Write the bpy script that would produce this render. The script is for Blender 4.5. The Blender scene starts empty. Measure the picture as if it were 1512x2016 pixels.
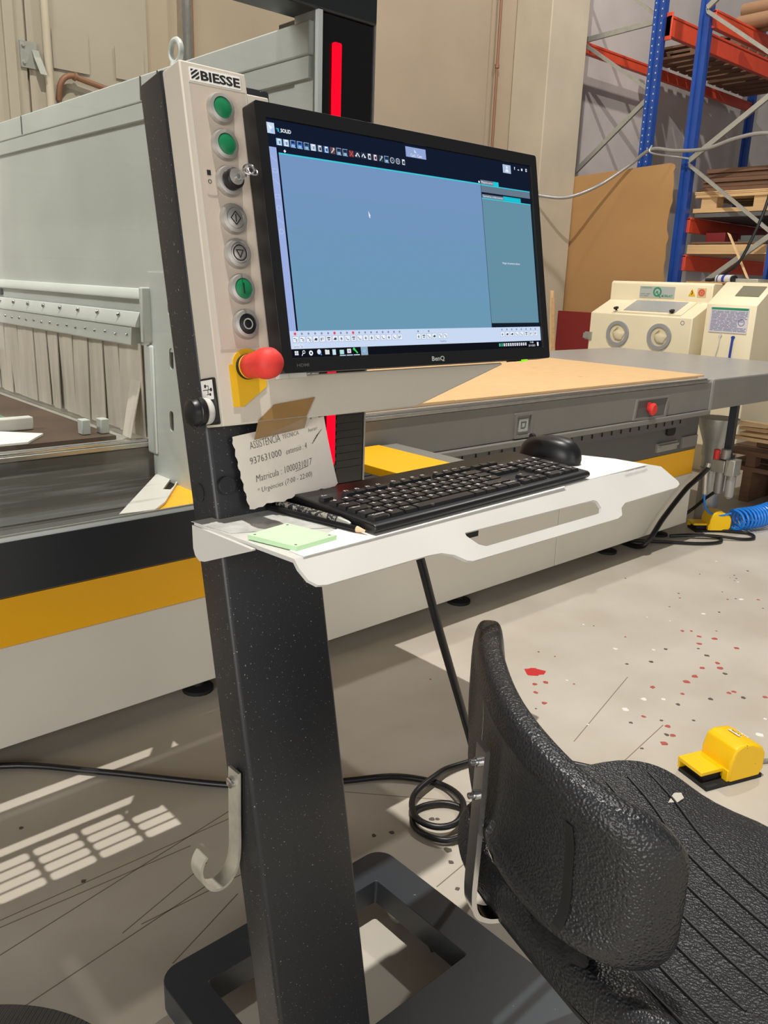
import bpy, bmesh, math, random
from mathutils import Vector, Matrix
from mathutils.geometry import tessellate_polygon
random.seed(7)
C = bpy.context.scene.collection
sc = bpy.context.scene
rad = math.radians

# ---------------------------------------------------------------- camera
cam_d = bpy.data.cameras.new('camera'); cam = bpy.data.objects.new('camera', cam_d); C.objects.link(cam)
cam_d.sensor_fit = 'VERTICAL'; cam_d.sensor_height = 36.0; cam_d.lens = 28.875
cam_d.clip_start = 0.02; cam_d.clip_end = 100
cx, cy, cz = Vector((.7420, -.6692, .0331)), Vector((-.1582, -.2230, -.9620)), Vector((.6514, .7089, -.2714))
cam.matrix_world = Matrix(((cx.x, -cy.x, -cz.x, 0), (cx.y, -cy.y, -cz.y, 0), (cx.z, -cy.z, -cz.z, 1.3), (0, 0, 0, 1)))
sc.camera = cam
# ---------------------------------------------------------------- world, lamps, exposure
w = bpy.data.worlds.new('world'); sc.world = w; w.use_nodes = True
w.node_tree.nodes['Background'].inputs[0].default_value = (1.0, .975, .94, 1)
w.node_tree.nodes['Background'].inputs[1].default_value = .115
def lamp(name, loc, power, radius, col=(1, .96, .90)):
    d = bpy.data.lights.new(name, 'POINT'); d.energy = power; d.shadow_soft_size = radius; d.color = col
    o = bpy.data.objects.new(name, d); o.location = loc; C.objects.link(o); return o
lamp('high_bay_lamp', (.62, .88, 7.0), 1650, .032)
lamp('high_bay_lamp', (6.2, 2.0, 7.2), 620, .12)
lamp('high_bay_lamp', (-5.5, 3.5, 7.2), 140, .25)
d = bpy.data.lights.new('left_fill_light', 'AREA'); d.shape = 'RECTANGLE'; d.size = 4; d.size_y = 3.2; d.energy = 340; d.color = (1, .99, .97)  # unseen fill light added to brighten the left-facing sides
o = bpy.data.objects.new('left_fill_light', d); C.objects.link(o)
o.location = (-6, -2.6, 1.9); o.rotation_euler = (0, rad(-90), rad(28))
d = bpy.data.lights.new('front_fill_light', 'AREA'); d.shape = 'RECTANGLE'; d.size = 5; d.size_y = 3.4; d.energy = 95; d.color = (1, .985, .96)  # fill light added behind the camera to lift the front faces
o = bpy.data.objects.new('front_fill_light', d); C.objects.link(o)
o.location = (.5, -6.5, 2.2); o.rotation_euler = (rad(90), 0, 0)
d = bpy.data.lights.new('cabin_fill_light', 'AREA'); d.shape = 'RECTANGLE'; d.size = 1.6; d.size_y = .3; d.energy = 42; d.color = (1, .99, .96)  # added fill light, brightens the inner end wall of the guard
o = bpy.data.objects.new('cabin_fill_light', d); C.objects.link(o)
o.location = (-1.3, 2.3, 2.9); o.rotation_euler = (Vector((.95, 2.3, 1.3))-Vector((-1.3, 2.3, 2.9))).to_track_quat('-Z', 'Y').to_euler()
sc.view_settings.view_transform = 'Standard'; sc.view_settings.look = 'None'
sc.view_settings.exposure = 0.0; sc.view_settings.gamma = 1.0; sc.view_settings.use_curve_mapping = False

# ---------------------------------------------------------------- helpers
def lin(c): return tuple(((v/255)/12.92 if v <= 10 else ((v/255+.055)/1.055)**2.4) for v in c)
def mat(name, rgb, rough=.5, metal=0, noise=None, bump=None, dust=None, vor=None, spec=.5, rgb2=None, wave=None, coat=0):
    m = bpy.data.materials.new(name); m.use_nodes = True; nt = m.node_tree; N = nt.nodes; L = nt.links
    b = N['Principled BSDF']; b.inputs['Roughness'].default_value = rough; b.inputs['Metallic'].default_value = metal
    b.inputs['Specular IOR Level'].default_value = spec; b.inputs['Coat Weight'].default_value = coat
    c = lin(rgb)+(1,); b.inputs['Base Color'].default_value = c
    tc = N.new('ShaderNodeTexCoord'); out = None
    if noise or rgb2:
        sc_, amt = noise if noise else (4, .15)
        n = N.new('ShaderNodeTexNoise'); n.inputs['Scale'].default_value = sc_; n.inputs['Detail'].default_value = 6
        src = tc.outputs['Object']
        if wave:
            mp = N.new('ShaderNodeMapping'); mp.inputs['Scale'].default_value = wave; L.new(src, mp.inputs[0]); src = mp.outputs[0]
        L.new(src, n.inputs['Vector'])
        r = N.new('ShaderNodeValToRGB'); r.color_ramp.elements[0].position = .3; r.color_ramp.elements[1].position = .7
        c2 = lin(rgb2)+(1,) if rgb2 else tuple(min(1, v*(1+amt)) for v in c[:3])+(1,)
        c1 = c if rgb2 else tuple(v*(1-amt) for v in c[:3])+(1,)
        r.color_ramp.elements[0].color = c1; r.color_ramp.elements[1].color = c2
        L.new(n.outputs['Fac'], r.inputs[0]); out = r.outputs[0]
    if dust:
        drgb, dsc, th = dust
        n2 = N.new('ShaderNodeTexNoise'); n2.inputs['Scale'].default_value = dsc; n2.inputs['Detail'].default_value = 3
        L.new(tc.outputs['Object'], n2.inputs['Vector'])
        r2 = N.new('ShaderNodeValToRGB'); r2.color_ramp.elements[0].position = th; r2.color_ramp.elements[1].position = th+.04
        L.new(n2.outputs['Fac'], r2.inputs[0])
        mx = N.new('ShaderNodeMix'); mx.data_type = 'RGBA'
        L.new(r2.outputs[0], mx.inputs[0])
        if out: L.new(out, mx.inputs[6])
        else: mx.inputs[6].default_value = c
        mx.inputs[7].default_value = lin(drgb)+(1,); out = mx.outputs[2]
    if out: L.new(out, b.inputs['Base Color'])
    if bump or vor:
        s_, st, di = bump or vor
        if vor:
            t = N.new('ShaderNodeTexVoronoi'); t.feature = 'SMOOTH_F1'; t.inputs['Scale'].default_value = s_; h = t.outputs['Distance']
        else:
            t = N.new('ShaderNodeTexNoise'); t.inputs['Scale'].default_value = s_; t.inputs['Detail'].default_value = 4; h = t.outputs['Fac']
        L.new(tc.outputs['Object'], t.inputs['Vector'])
        bp = N.new('ShaderNodeBump'); bp.inputs['Strength'].default_value = st; bp.inputs['Distance'].default_value = di
        L.new(h, bp.inputs['Height']); L.new(bp.outputs[0], b.inputs['Normal'])
    return m
def emit(name, rgb, s):
    m = bpy.data.materials.new(name); m.use_nodes = True; nt = m.node_tree; nt.nodes.clear()
    e = nt.nodes.new('ShaderNodeEmission'); e.inputs[0].default_value = lin(rgb)+(1,); e.inputs[1].default_value = s
    o = nt.nodes.new('ShaderNodeOutputMaterial'); nt.links.new(e.outputs[0], o.inputs[0]); return m

class MB:
    def __init__(s, M=None): s.v = []; s.f = []; s.M = M; s.cols = []; s.col = None
    def add(s, vs, fs):
        o = len(s.v); s.v += [(s.M @ Vector(p) if s.M else Vector(p)) for p in vs]
        s.f += [tuple(i+o for i in f) for f in fs]; s.cols += [s.col]*len(fs); return s
    def box(s, x0, x1, y0, y1, z0, z1):
        return s.add([(x0,y0,z0),(x1,y0,z0),(x1,y1,z0),(x0,y1,z0),(x0,y0,z1),(x1,y0,z1),(x1,y1,z1),(x0,y1,z1)],
                     [(0,3,2,1),(4,5,6,7),(0,1,5,4),(1,2,6,5),(2,3,7,6),(3,0,4,7)])
    def hexa(s, bot, top):
        return s.add(list(bot)+list(top), [(0,3,2,1),(4,5,6,7),(0,1,5,4),(1,2,6,5),(2,3,7,6),(3,0,4,7)])
    def bar(s, a, b, wv, hv):        # box between two points with half width / half height vectors
        a, b, wv, hv = Vector(a), Vector(b), Vector(wv), Vector(hv)
        return s.hexa([a-wv-hv, a+wv-hv, a+wv+hv, a-wv+hv], [b-wv-hv, b+wv-hv, b+wv+hv, b-wv+hv])
    def prism(s, outline, mp, h0, h1, holes=()):
        loops = [list(outline)]+[list(h) for h in holes]
        tri = tessellate_polygon([[Vector((a, b, 0)) for a, b in l] for l in loops])
        flat = [p for l in loops for p in l]; n = len(flat)
        vs = [mp(a, b, h0) for a, b in flat]+[mp(a, b, h1) for a, b in flat]
        fs = [tuple(t) for t in tri]+[tuple(i+n for i in reversed(t)) for t in tri]
        k = 0
        for l in loops:
            m = len(l)
            for i in range(m): fs.append((k+i, k+(i+1) % m, n+k+(i+1) % m, n+k+i))
            k += m
        return s.add(vs, fs)
    def tube(s, path, r, n=10, closed=False):
        P = [Vector(p) for p in path]; m = len(P); vs = []; fs = []; up = None
        for i in range(m):
            t = (P[(i+1) % m]-P[i-1]) if closed else (P[min(i+1, m-1)]-P[max(i-1, 0)])
            t.normalize()
            if up is None:
                up = Vector((0, 0, 1)) if abs(t.z) < .9 else Vector((1, 0, 0))
            a = t.cross(up); a.normalize(); b = a.cross(t); up = b
            rr = r[i] if isinstance(r, (list, tuple)) else r
            for k in range(n):
                q = 2*math.pi*k/n; vs.append(P[i]+a*rr*math.cos(q)+b*rr*math.sin(q))
        for i in range(m if closed else m-1):
            j = (i+1) % m
            for k in range(n): fs.append((i*n+k, i*n+(k+1) % n, j*n+(k+1) % n, j*n+k))
        if not closed: fs += [tuple(range(n))[::-1], tuple((m-1)*n+k for k in range(n))]
        return s.add(vs, fs)
    def sweep(s, path, wv, nv, hw, ht):   # flat strip: half width along wv, thickness along local normal
        P = [Vector(p) for p in path]; wv = Vector(wv).normalized(); vs = []; fs = []
        for i, p in enumerate(P):
            t = (P[min(i+1, len(P)-1)]-P[max(i-1, 0)]).normalized(); nn = t.cross(wv).normalized()
            vs += [p-wv*hw-nn*ht, p+wv*hw-nn*ht, p+wv*hw+nn*ht, p-wv*hw+nn*ht]
        for i in range(len(P)-1):
            for k in range(4): fs.append((i*4+k, i*4+(k+1) % 4, i*4+4+(k+1) % 4, i*4+4+k))
        m = len(P)*4-4; fs += [(3, 2, 1, 0), (m, m+1, m+2, m+3)]
        return s.add(vs, fs)
    def lathe(s, prof, o, axis, n=28):
        o = Vector(o); ax = Vector(axis).normalized(); a = ax.orthogonal().normalized(); b = ax.cross(a)
        vs = []; fs = []; m = len(prof)
        for r, h in prof:
            for k in range(n):
                q = 2*math.pi*k/n; vs.append(o+ax*h+(a*math.cos(q)+b*math.sin(q))*max(r, 1e-5))
        for i in range(m-1):
            for k in range(n): fs.append((i*n+k, i*n+(k+1) % n, (i+1)*n+(k+1) % n, (i+1)*n+k))
        fs += [tuple(range(n))[::-1], tuple((m-1)*n+k for k in range(n))]
        return s.add(vs, fs)
    def ball(s, o, r, n=10): return s.lathe([(r*math.sin(math.pi*i/8), -r*math.cos(math.pi*i/8)) for i in range(9)], o, (0, 0, 1), n)
    def grid(s, fn, nu, nv, cu=False, cv=False):
        vs = [fn(i/(nu if cu else nu-1), j/(nv if cv else nv-1)) for i in range(nu) for j in range(nv)]; fs = []
        for i in range(nu if cu else nu-1):
            for j in range(nv if cv else nv-1):
                a, b = i, (i+1) % nu; c, e = j, (j+1) % nv
                fs.append((a*nv+c, b*nv+c, b*nv+e, a*nv+e))
        return s.add(vs, fs)
    def mesh(s, name, m):
        me = bpy.data.meshes.new(name); me.from_pydata([tuple(v) for v in s.v], [], s.f); me.materials.append(m)
        if any(s.cols):
            at = me.color_attributes.new('Col', 'FLOAT_COLOR', 'CORNER')
            for p, c in zip(me.polygons, s.cols):
                for li in p.loop_indices: at.data[li].color = lin(c)+(1,)
        bm = bmesh.new(); bm.from_mesh(me); bmesh.ops.recalc_face_normals(bm, faces=bm.faces); bm.to_mesh(me); bm.free()
        return me
    def build(s, name, m, parent=None, smooth=False, bevel=0, segs=2, loc=None):
        me = s.mesh(name, m); o = bpy.data.objects.new(name, me); C.objects.link(o); o.name = name
        if smooth:
            for p in me.polygons: p.use_smooth = True
            if smooth != 2: me.set_sharp_from_angle(angle=rad(38))
        if bevel:
            b = o.modifiers.new('bevel', 'BEVEL'); b.width = bevel; b.segments = segs; b.limit_method = 'ANGLE'; b.angle_limit = rad(40)
            for p in me.polygons: p.use_smooth = True
            me.set_sharp_from_angle(angle=rad(60))
        if loc is not None: o.location = loc
        if parent: par(o, parent)
        return o
WM = {}
def par(o, p):
    o.parent = p; o.matrix_parent_inverse = Matrix.Translation(-WM.get(p.name, Vector((0, 0, 0))))
def tag(o, label, cat, group=None):
    o['label'] = label; o['category'] = cat
    if group: o['group'] = group
    return o
def thing(name, label, cat, loc=(0, 0, 0), group=None):
    o = bpy.data.objects.new(name, None); C.objects.link(o); o.location = loc; o.empty_display_size = .05
    WM[o.name] = Vector(loc); return tag(o, label, cat, group)
def struct(o): o['kind'] = 'structure'; return o
def stuff(o): o['kind'] = 'stuff'; return o
_tc = {}
def text_mesh(body, bold=0.0, shear=0.0):
    k = (body, bold, shear)
    if k in _tc: return _tc[k]
    cu = bpy.data.curves.new('txt', 'FONT'); cu.body = body; cu.size = 1; cu.offset = bold; cu.resolution_u = 2; cu.shear = shear
    ob = bpy.data.objects.new('txt', cu); C.objects.link(ob)
    dg = bpy.context.evaluated_depsgraph_get(); me = bpy.data.meshes.new_from_object(ob.evaluated_get(dg))
    vs = [v.co.copy() for v in me.vertices]; fs = [tuple(p.vertices) for p in me.polygons]
    bpy.data.objects.remove(ob); bpy.data.curves.remove(cu); bpy.data.meshes.remove(me)
    x0 = min(v.x for v in vs); x1 = max(v.x for v in vs); y0 = min(v.y for v in vs); y1 = max(v.y for v in vs)
    _tc[k] = ([((v.x-x0)/(x1-x0), (v.y-y0)/(y1-y0)) for v in vs], fs); return _tc[k]
def put_text(mb, body, mp, a0, a1, b0, b1, bold=0.0, shear=0.0):   # fits text into the rectangle, mp(a,b)->3D
    vs, fs = text_mesh(body, bold, shear)
    mb.add([mp(a0+(a1-a0)*x, b0+(b1-b0)*y) for x, y in vs], fs); return mb
def rrect(x0, x1, y0, y1, r, n=5):
    out = []
    for cx_, cy_, a0 in ((x1-r, y1-r, 0), (x0+r, y1-r, 90), (x0+r, y0+r, 180), (x1-r, y0+r, 270)):
        for i in range(n+1):
            a = rad(a0+90*i/n); out.append((cx_+r*math.cos(a), cy_+r*math.sin(a)))
    return out
def circ(cx_, cy_, r, n=20): return [(cx_+r*math.cos(2*math.pi*i/n), cy_+r*math.sin(2*math.pi*i/n)) for i in range(n)]
XY = lambda a, b, h: (a, b, h)
XZ = lambda a, b, h: (a, h, b)
YZ = lambda a, b, h: (h, a, b)
def smooth_path(P, k=6):
    P = [Vector(p) for p in P]; out = []
    for i in range(len(P)-1):
        p0, p1, p2, p3 = P[max(i-1, 0)], P[i], P[i+1], P[min(i+2, len(P)-1)]
        for j in range(k):
            t = j/k; out.append(.5*((2*p1)+(p2-p0)*t+(2*p0-5*p1+4*p2-p3)*t*t+(3*p1-p0-3*p2+p3)*t**3))
    return out+[P[-1]]

# ---------------------------------------------------------------- materials
M = {}
M['concrete'] = mat('concrete_floor', (200, 193, 180), .62, noise=(2.6, .1), bump=(30, .08, .004), rgb2=(182, 173, 158))
M['wall'] = mat('beige_plaster', (158, 142, 122), .85, noise=(1.3, .07), bump=(20, .1, .01))
M['wallgrey'] = mat('grey_lilac_plaster', (186, 178, 174), .85, noise=(1.6, .12), bump=(20, .1, .01))
M['pillar'] = mat('concrete_pillar', (182, 170, 150), .85, noise=(2, .08), bump=(25, .15, .01))
M['door'] = mat('beige_door_paint', (160, 150, 134), .6, noise=(2, .05))
M['darksteel'] = mat('anthracite_powder_coat', (38, 39, 42), .42, bump=(600, .05, .0008), dust=((175, 172, 166), 420, .69))
M['darkbase'] = mat('anthracite_frame_paint', (50, 55, 61), .38, bump=(500, .05, .0008), dust=((150, 150, 150), 160, .74))
M['cream'] = mat('cream_textured_plastic', (204, 195, 180), .5, bump=(700, .25, .0006))
M['inlay'] = mat('cream_label_foil', (194, 181, 166), .45, bump=(700, .3, .0006))
M['white'] = mat('white_powder_coat', (208, 206, 200), .5, noise=(6, .04), bump=(500, .1, .0005))
M['whitepaper'] = mat('white_paper', (236, 234, 228), .8, noise=(8, .02))
M['notepaper'] = mat('handwritten_note_paper', (236, 226, 214), .85, noise=(14, .05), bump=(18, .3, .003))
M['tan'] = mat('brown_packing_tape', (150, 116, 70), .25, noise=(20, .08))
M['black'] = mat('black_plastic', (20, 20, 22), .38, bump=(500, .05, .0005))
M['blackmatte'] = mat('black_rubber', (24, 24, 25), .7)
M['keyblack'] = mat('black_key_plastic', (33, 33, 35), .35, dust=((88, 84, 80), 60, .62))
M['gloss'] = mat('black_gloss_panel', (10, 9, 10), .06, coat=.5)
M['headerblack'] = mat('black_satin_panel', (34, 37, 40), .35)
M['legend'] = mat('white_print', (225, 225, 225), .6)
M['ink'] = mat('black_print', (25, 22, 24), .6)
M['pen'] = mat('ballpoint_ink', (70, 60, 58), .7)
M['chrome'] = mat('brushed_chrome', (205, 205, 205), .22, metal=1)
M['satin'] = mat('satin_metal_ring', (190, 186, 180), .38, metal=.75)
M['galv'] = mat('galvanised_steel', (176, 176, 168), .42, metal=.6, noise=(20, .08))
M['alu'] = mat('aluminium', (190, 188, 182), .3, metal=.9, noise=(30, .1))
M['hook'] = mat('zinc_plated_steel', (205, 200, 185), .4, metal=.55, noise=(50, .1))
M['green'] = mat('green_button_lens', (18, 120, 74), .35)
M['estopred'] = mat('dusty_red_plastic', (222, 56, 48), .6, noise=(60, .08))
M['yellow'] = mat('yellow_enamel', (250, 184, 12), .4, noise=(9, .03))
M['pedalyellow'] = mat('pedal_yellow', (250, 200, 14), .35, dust=((90, 70, 30), 70, .74))
M['signyellow'] = mat('yellow_plate', (226, 178, 24), .5)
M['tablegrey'] = mat('grey_machine_paint', (128, 126, 120), .45, noise=(5, .04))
M['tabletop'] = mat('grey_table_top', (160, 158, 154), .32, noise=(14, .05))
M['darkgrey'] = mat('dark_grey_paint', (92, 92, 90), .45)
M['basewhite'] = mat('machine_base_white', (226, 220, 206), .5, noise=(3, .03))
M['sheet'] = mat('light_grey_sheet_metal', (196, 201, 197), .42, noise=(5, .05))
M['curtain'] = mat('dusty_clear_curtain', (206, 198, 186), .5, noise=(5, .14), wave=(1, 6, 1))
M['ply'] = mat('raw_mdf_board', (222, 184, 134), .65, noise=(8, .05), wave=(1, 6, 1), dust=((186, 140, 92), 9, .72))
M['mdf'] = mat('brown_hardboard', (172, 132, 84), .6, noise=(3, .04))
M['mdfdark'] = mat('dark_worn_board', (84, 68, 56), .8, noise=(6, .25))
M['wood'] = mat('pine_wood', (206, 170, 122), .65, noise=(10, .12), wave=(1, .15, 5))
M['wooddk'] = mat('old_brown_wood', (112, 82, 60), .75, noise=(9, .2), wave=(1, .2, 5))
M['offcut'] = mat('pale_offcut_wood', (226, 190, 140), .65, noise=(12, .1))
M['pinkwood'] = mat('reddish_plywood', (206, 144, 112), .65, noise=(8, .08))
M['rackblue'] = mat('rack_blue_enamel', (32, 70, 146), .35, noise=(8, .1))
M['rackorange'] = mat('rack_orange_enamel', (204, 74, 48), .4, noise=(8, .08))
M['redpanel'] = mat('dark_red_panel', (126, 34, 34), .5)
M['blast'] = mat('blast_cabinet_cream', (236, 224, 192), .45, noise=(4, .03))
M['glovering'] = mat('grey_ring', (150, 152, 152), .5)
M['glove'] = mat('cream_glove_cloth', (214, 202, 170), .8, noise=(8, .1))
M['windowgrey'] = mat('dull_window_film', (160, 160, 158), .25)
M['bluehose'] = mat('blue_coil_hose', (32, 128, 226), .3)
M['sticky'] = mat('pale_green_note_paper', (196, 232, 186), .8)
M['leather'] = mat('black_polyurethane_foam', (33, 34, 37), .36, vor=(330, .75, .0022), dust=((80, 80, 80), 300, .8))
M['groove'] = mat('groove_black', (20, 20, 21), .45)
M['foam'] = mat('torn_black_foam', (18, 18, 18), 1.0, bump=(120, 1, .01))
M['chip'] = mat('pale_scuff', (190, 184, 172), .9)
M['pencilwood'] = mat('pencil_wood', (226, 190, 150), .7)
M['red'] = mat('red_paint', (200, 44, 48), .5)
M['spotred'] = mat('dried_red_paint', (176, 84, 78), .6)
M['spotdark'] = mat('dark_spot', (92, 82, 74), .6)
M['spotwhite'] = mat('white_spot', (236, 232, 224), .6)
M['crack'] = mat('dark_floor_line', (128, 114, 98), .7)
M['copper'] = mat('brown_pipe_paint', (132, 92, 66), .5)
M['pipegrey'] = mat('grey_pipe', (156, 154, 150), .35, metal=.4)
M['led'] = emit('red_led_strip', (255, 10, 40), 1.25)
M['greenled'] = emit('green_power_led', (150, 235, 40), 1.1)
M['ribbed'] = mat('dark_ribbed_fabric', (44, 42, 39), .9)
def ribs(m):
    nt = m.node_tree; N = nt.nodes; L = nt.links; b = N['Principled BSDF']; tc = N.new('ShaderNodeTexCoord'); mp = N.new('ShaderNodeMapping')
    mp.inputs['Rotation'].default_value = (0, 0, rad(42)); wv = N.new('ShaderNodeTexWave'); wv.inputs['Scale'].default_value = 55; wv.inputs['Distortion'].default_value = .6
    L.new(tc.outputs['Object'], mp.inputs[0]); L.new(mp.outputs[0], wv.inputs['Vector'])
    bp = N.new('ShaderNodeBump'); bp.inputs['Strength'].default_value = 1; bp.inputs['Distance'].default_value = .004
    L.new(wv.outputs['Fac'], bp.inputs['Height']); L.new(bp.outputs[0], b.inputs['Normal'])
ribs(M['ribbed'])
M['tarp'] = mat('black_tarpaulin', (24, 28, 34), .45, bump=(6, .6, .05))
M['cardboard'] = mat('cardboard_tube', (146, 112, 82), .8)
M['logogreen'] = mat('green_print', (30, 140, 100), .6)
M['bluegrey'] = mat('blue_grey_print', (120, 128, 160), .6)
M['orangeband'] = mat('orange_yellow_band', (255, 186, 16), .42)
M['warnred'] = mat('red_sticker', (206, 84, 66), .6)
M['labelgrey'] = mat('grey_label', (176, 182, 176), .5)
M['bluep'] = mat('blue_print', (36, 60, 150), .6)
# clear guard: mostly transparent sheet with a weak mirror and fine scratches
def pane_mat():
    m = bpy.data.materials.new('clear_guard_sheet'); m.use_nodes = True; nt = m.node_tree; N = nt.nodes; L = nt.links; N.clear()
    out = N.new('ShaderNodeOutputMaterial'); t = N.new('ShaderNodeBsdfTransparent'); t.inputs[0].default_value = (.93, .94, .92, 1)
    g = N.new('ShaderNodeBsdfGlossy'); g.inputs['Roughness'].default_value = .03
    df = N.new('ShaderNodeBsdfDiffuse'); df.inputs[0].default_value = (.75, .75, .72, 1)
    fr = N.new('ShaderNodeFresnel'); fr.inputs[0].default_value = 1.35
    m1 = N.new('ShaderNodeMixShader'); L.new(fr.outputs[0], m1.inputs[0]); L.new(t.outputs[0], m1.inputs[1]); L.new(g.outputs[0], m1.inputs[2])
    tc = N.new('ShaderNodeTexCoord'); mp = N.new('ShaderNodeMapping'); mp.inputs['Scale'].default_value = (1.2, 1, 60); mp.inputs['Rotation'].default_value = (0, .12, 0)
    L.new(tc.outputs['Object'], mp.inputs[0]); n = N.new('ShaderNodeTexNoise'); n.inputs['Scale'].default_value = 3; n.inputs['Detail'].default_value = 5
    L.new(mp.outputs[0], n.inputs['Vector'])
    r = N.new('ShaderNodeValToRGB'); r.color_ramp.elements[0].position = .56; r.color_ramp.elements[1].position = .8
    L.new(n.outputs['Fac'], r.inputs[0])
    sep = N.new('ShaderNodeSeparateXYZ'); L.new(tc.outputs['Object'], sep.inputs[0])
    mr = N.new('ShaderNodeMapRange'); mr.inputs[1].default_value = 1.05; mr.inputs[2].default_value = .9; mr.inputs[3].default_value = .02; mr.inputs[4].default_value = .5
    L.new(sep.outputs['Z'], mr.inputs[0])
    mu = N.new('ShaderNodeMath'); mu.operation = 'MULTIPLY'; L.new(r.outputs[0], mu.inputs[0]); L.new(mr.outputs[0], mu.inputs[1])
    m2 = N.new('ShaderNodeMixShader'); L.new(mu.outputs[0], m2.inputs[0]); L.new(m1.outputs[0], m2.inputs[1]); L.new(df.outputs[0], m2.inputs[2])
    L.new(m2.outputs[0], out.inputs[0]); return m
M['pane'] = pane_mat()
def screen_mat():
    m = bpy.data.materials.new('lit_screen'); m.use_nodes = True; nt = m.node_tree; nt.nodes.clear()
    a = nt.nodes.new('ShaderNodeAttribute'); a.attribute_name = 'Col'
    e = nt.nodes.new('ShaderNodeEmission'); e.inputs[1].default_value = .95
    o = nt.nodes.new('ShaderNodeOutputMaterial'); nt.links.new(a.outputs[0], e.inputs[0]); nt.links.new(e.outputs[0], o.inputs[0]); return m
M['screen'] = screen_mat()

# ================================================================ SETTING
fl = struct(MB().box(-7, 13, -5, 5.6, -.1, 0).build('floor', M['concrete']))
struct(MB().box(-7, 6.9, 5.4, 5.6, 0, 8).build('wall_back', M['wall']))
struct(MB().box(6.9, 13, 5.4, 5.6, 0, 8).build('wall_right', M['wallgrey']))
struct(MB().box(6.36, 6.9, 5.0, 5.4, 0, 8).build('trim_1', M['pillar'], bevel=.01))     # concrete pillar
# vertical joint between the wall bays
struct(MB().box(6.02, 6.06, 5.385, 5.4, 0, 8).build('trim_2', M['wall']))
# old door at the far left
dr = struct(MB().box(1.2, 1.985, 5.36, 5.4, 0, 4.2).build('door_1', M['door'], bevel=.006))
struct(MB().box(1.86, 1.92, 5.335, 5.362, 0, 4.2).build('door_frame', M['door'], dr, bevel=.004))
hb = MB().box(1.945, 2.04, 5.345, 5.36, 2.42, 2.56)
for zz in (2.445, 2.535): hb.lathe([(.012, 0), (.008, .012)], (1.962, 5.345, zz), (0, -1, 0), 8)
hb.bar((2.03, 5.33, 2.50), (2.055, 5.31, 2.41), (.02, 0, 0), (0, .012, .02))
hb.build('hinge', M['galv'], dr)
struct(MB().box(2.0, 2.76, 5.375, 5.4, 0, 4.2).build('door_2', M['door'], bevel=.006))
tag(MB().tube([(2.105, 5.35, 0), (2.105, 5.35, 4.4)], .024, 12).build('wall_pole', M['pillar'], smooth=True), 'slim pale round pole standing against the wall right of the door hinge', 'pole')
rt = MB(); rt.box(2.985, 3.005, 5.33, 5.4, 0, 5).box(3.005, 3.04, 5.36, 5.4, 0, 5).box(3.04, 3.055, 5.33, 5.4, 0, 5)
tag(rt.build('door_track', M['alu']), 'shiny vertical metal channel on the wall above the grey guard wall', 'rail')
tag(MB().box(3.07, 3.09, 5.37, 5.4, 0, 5).build('wall_pipe', M['copper']), 'thin brown pipe beside the shiny metal channel at upper left', 'pipe')
cp = smooth_path([(2.16, 5.37, 2.28), (2.165, 5.33, 2.37), (2.22, 5.32, 2.415), (2.32, 5.32, 2.40), (2.75, 5.33, 2.33)], 5)
tag(MB().tube(cp, .017, 10).tube([cp[12], cp[13]], .024, 10).build('bent_pipe', M['copper'], smooth=True), 'brown pipe with a bend on the far wall above the guard beam', 'pipe')
for i, (xa, xb, za, zb) in enumerate(((2.14, 2.36, 2.45, 2.66), (2.53, 2.72, 2.46, 2.64))):  # reflections in the guard pane, built as faint sheets on the wall
    tag(MB().box(xa, xb, 5.362, 5.366, za, zb).build('pane_reflection', M['door']),
        ('pane reflection made as a faint sheet on the far wall next to the slim pole', 'pane reflection made as a faint sheet on the far wall left of the shiny metal channel')[i], 'paper')
pp = MB().tube([(6.1, 5.36, 0), (6.1, 5.36, 6)], .012, 10).tube([(6.1, 5.36, 3.14), (6.1, 5.36, 3.17)], .02, 10)
tag(pp.build('copper_pipe', M['copper'], smooth=True), 'thin reddish brown vertical pipe on beige wall left of the concrete pillar', 'pipe')

# floor: thin lines, paint spots
def floor_piece(name, m, outline, h=.0006): return MB().prism(outline, XY, 0, h).build(name, m, fl)
def blob(x, y, r, n=9, j=.3, ex=1.0):
    a0 = random.random()*6
    return [(x+r*(1+random.uniform(-j, j))*math.cos(a0+6.283*i/n)*ex, y+r*(1+random.uniform(-j, j))*math.sin(a0+6.283*i/n)) for i in range(n)]
floor_piece('paint_splash', M['red'], blob(2.172, 1.56, .034, 14, .35, 1.1), .001)
for x, y in ((2.10, 1.50), (2.14, 1.485), (2.055, 1.462), (2.02, 1.40)): floor_piece('paint_spot', M['spotred'], blob(x, y, .009))
RED = [(2.928,1.412),(2.956,1.39),(2.931,1.344),(2.96,1.296),(2.867,1.31),(2.944,1.199),(2.677,1.198),(2.761,1.183),(2.728,1.157),(2.594,1.185),(2.532,1.18),(2.4,1.235),(2.437,1.145),(2.198,1.147),(2.167,1.03),(2.105,1.021),(2.203,1.068),(2.639,.956),(3.521,1.375),(2.569,1.048),(2.593,1.041)]
DRK = [(2.576,1.342),(2.488,1.389),(2.699,1.126),(2.156,1.043),(2.222,1.098),(2.133,1.152),(2.027,1.05),(2.48,1.067),(3.865,1.581),(2.717,1.366),(2.791,1.239),(3.283,1.893),(2.576,1.001),(2.359,1.117),(1.158,1.256),(1.2,1.238),(1.259,1.105),(1.234,1.07),(1.182,1.001),(1.018,.916),(1.313,1.212),(1.324,1.203),(.52,1.82),(.56,1.55)]
WHT = [(2.193,1.209),(2.352,1.166),(2.383,.86),(2.493,.892),(3.167,1.448),(2.302,1.209),(3.465,1.425),(2.568,1.487)]
for x, y in RED: floor_piece('paint_spot', M['spotred'], blob(x, y, random.uniform(.007, .012)))
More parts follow.
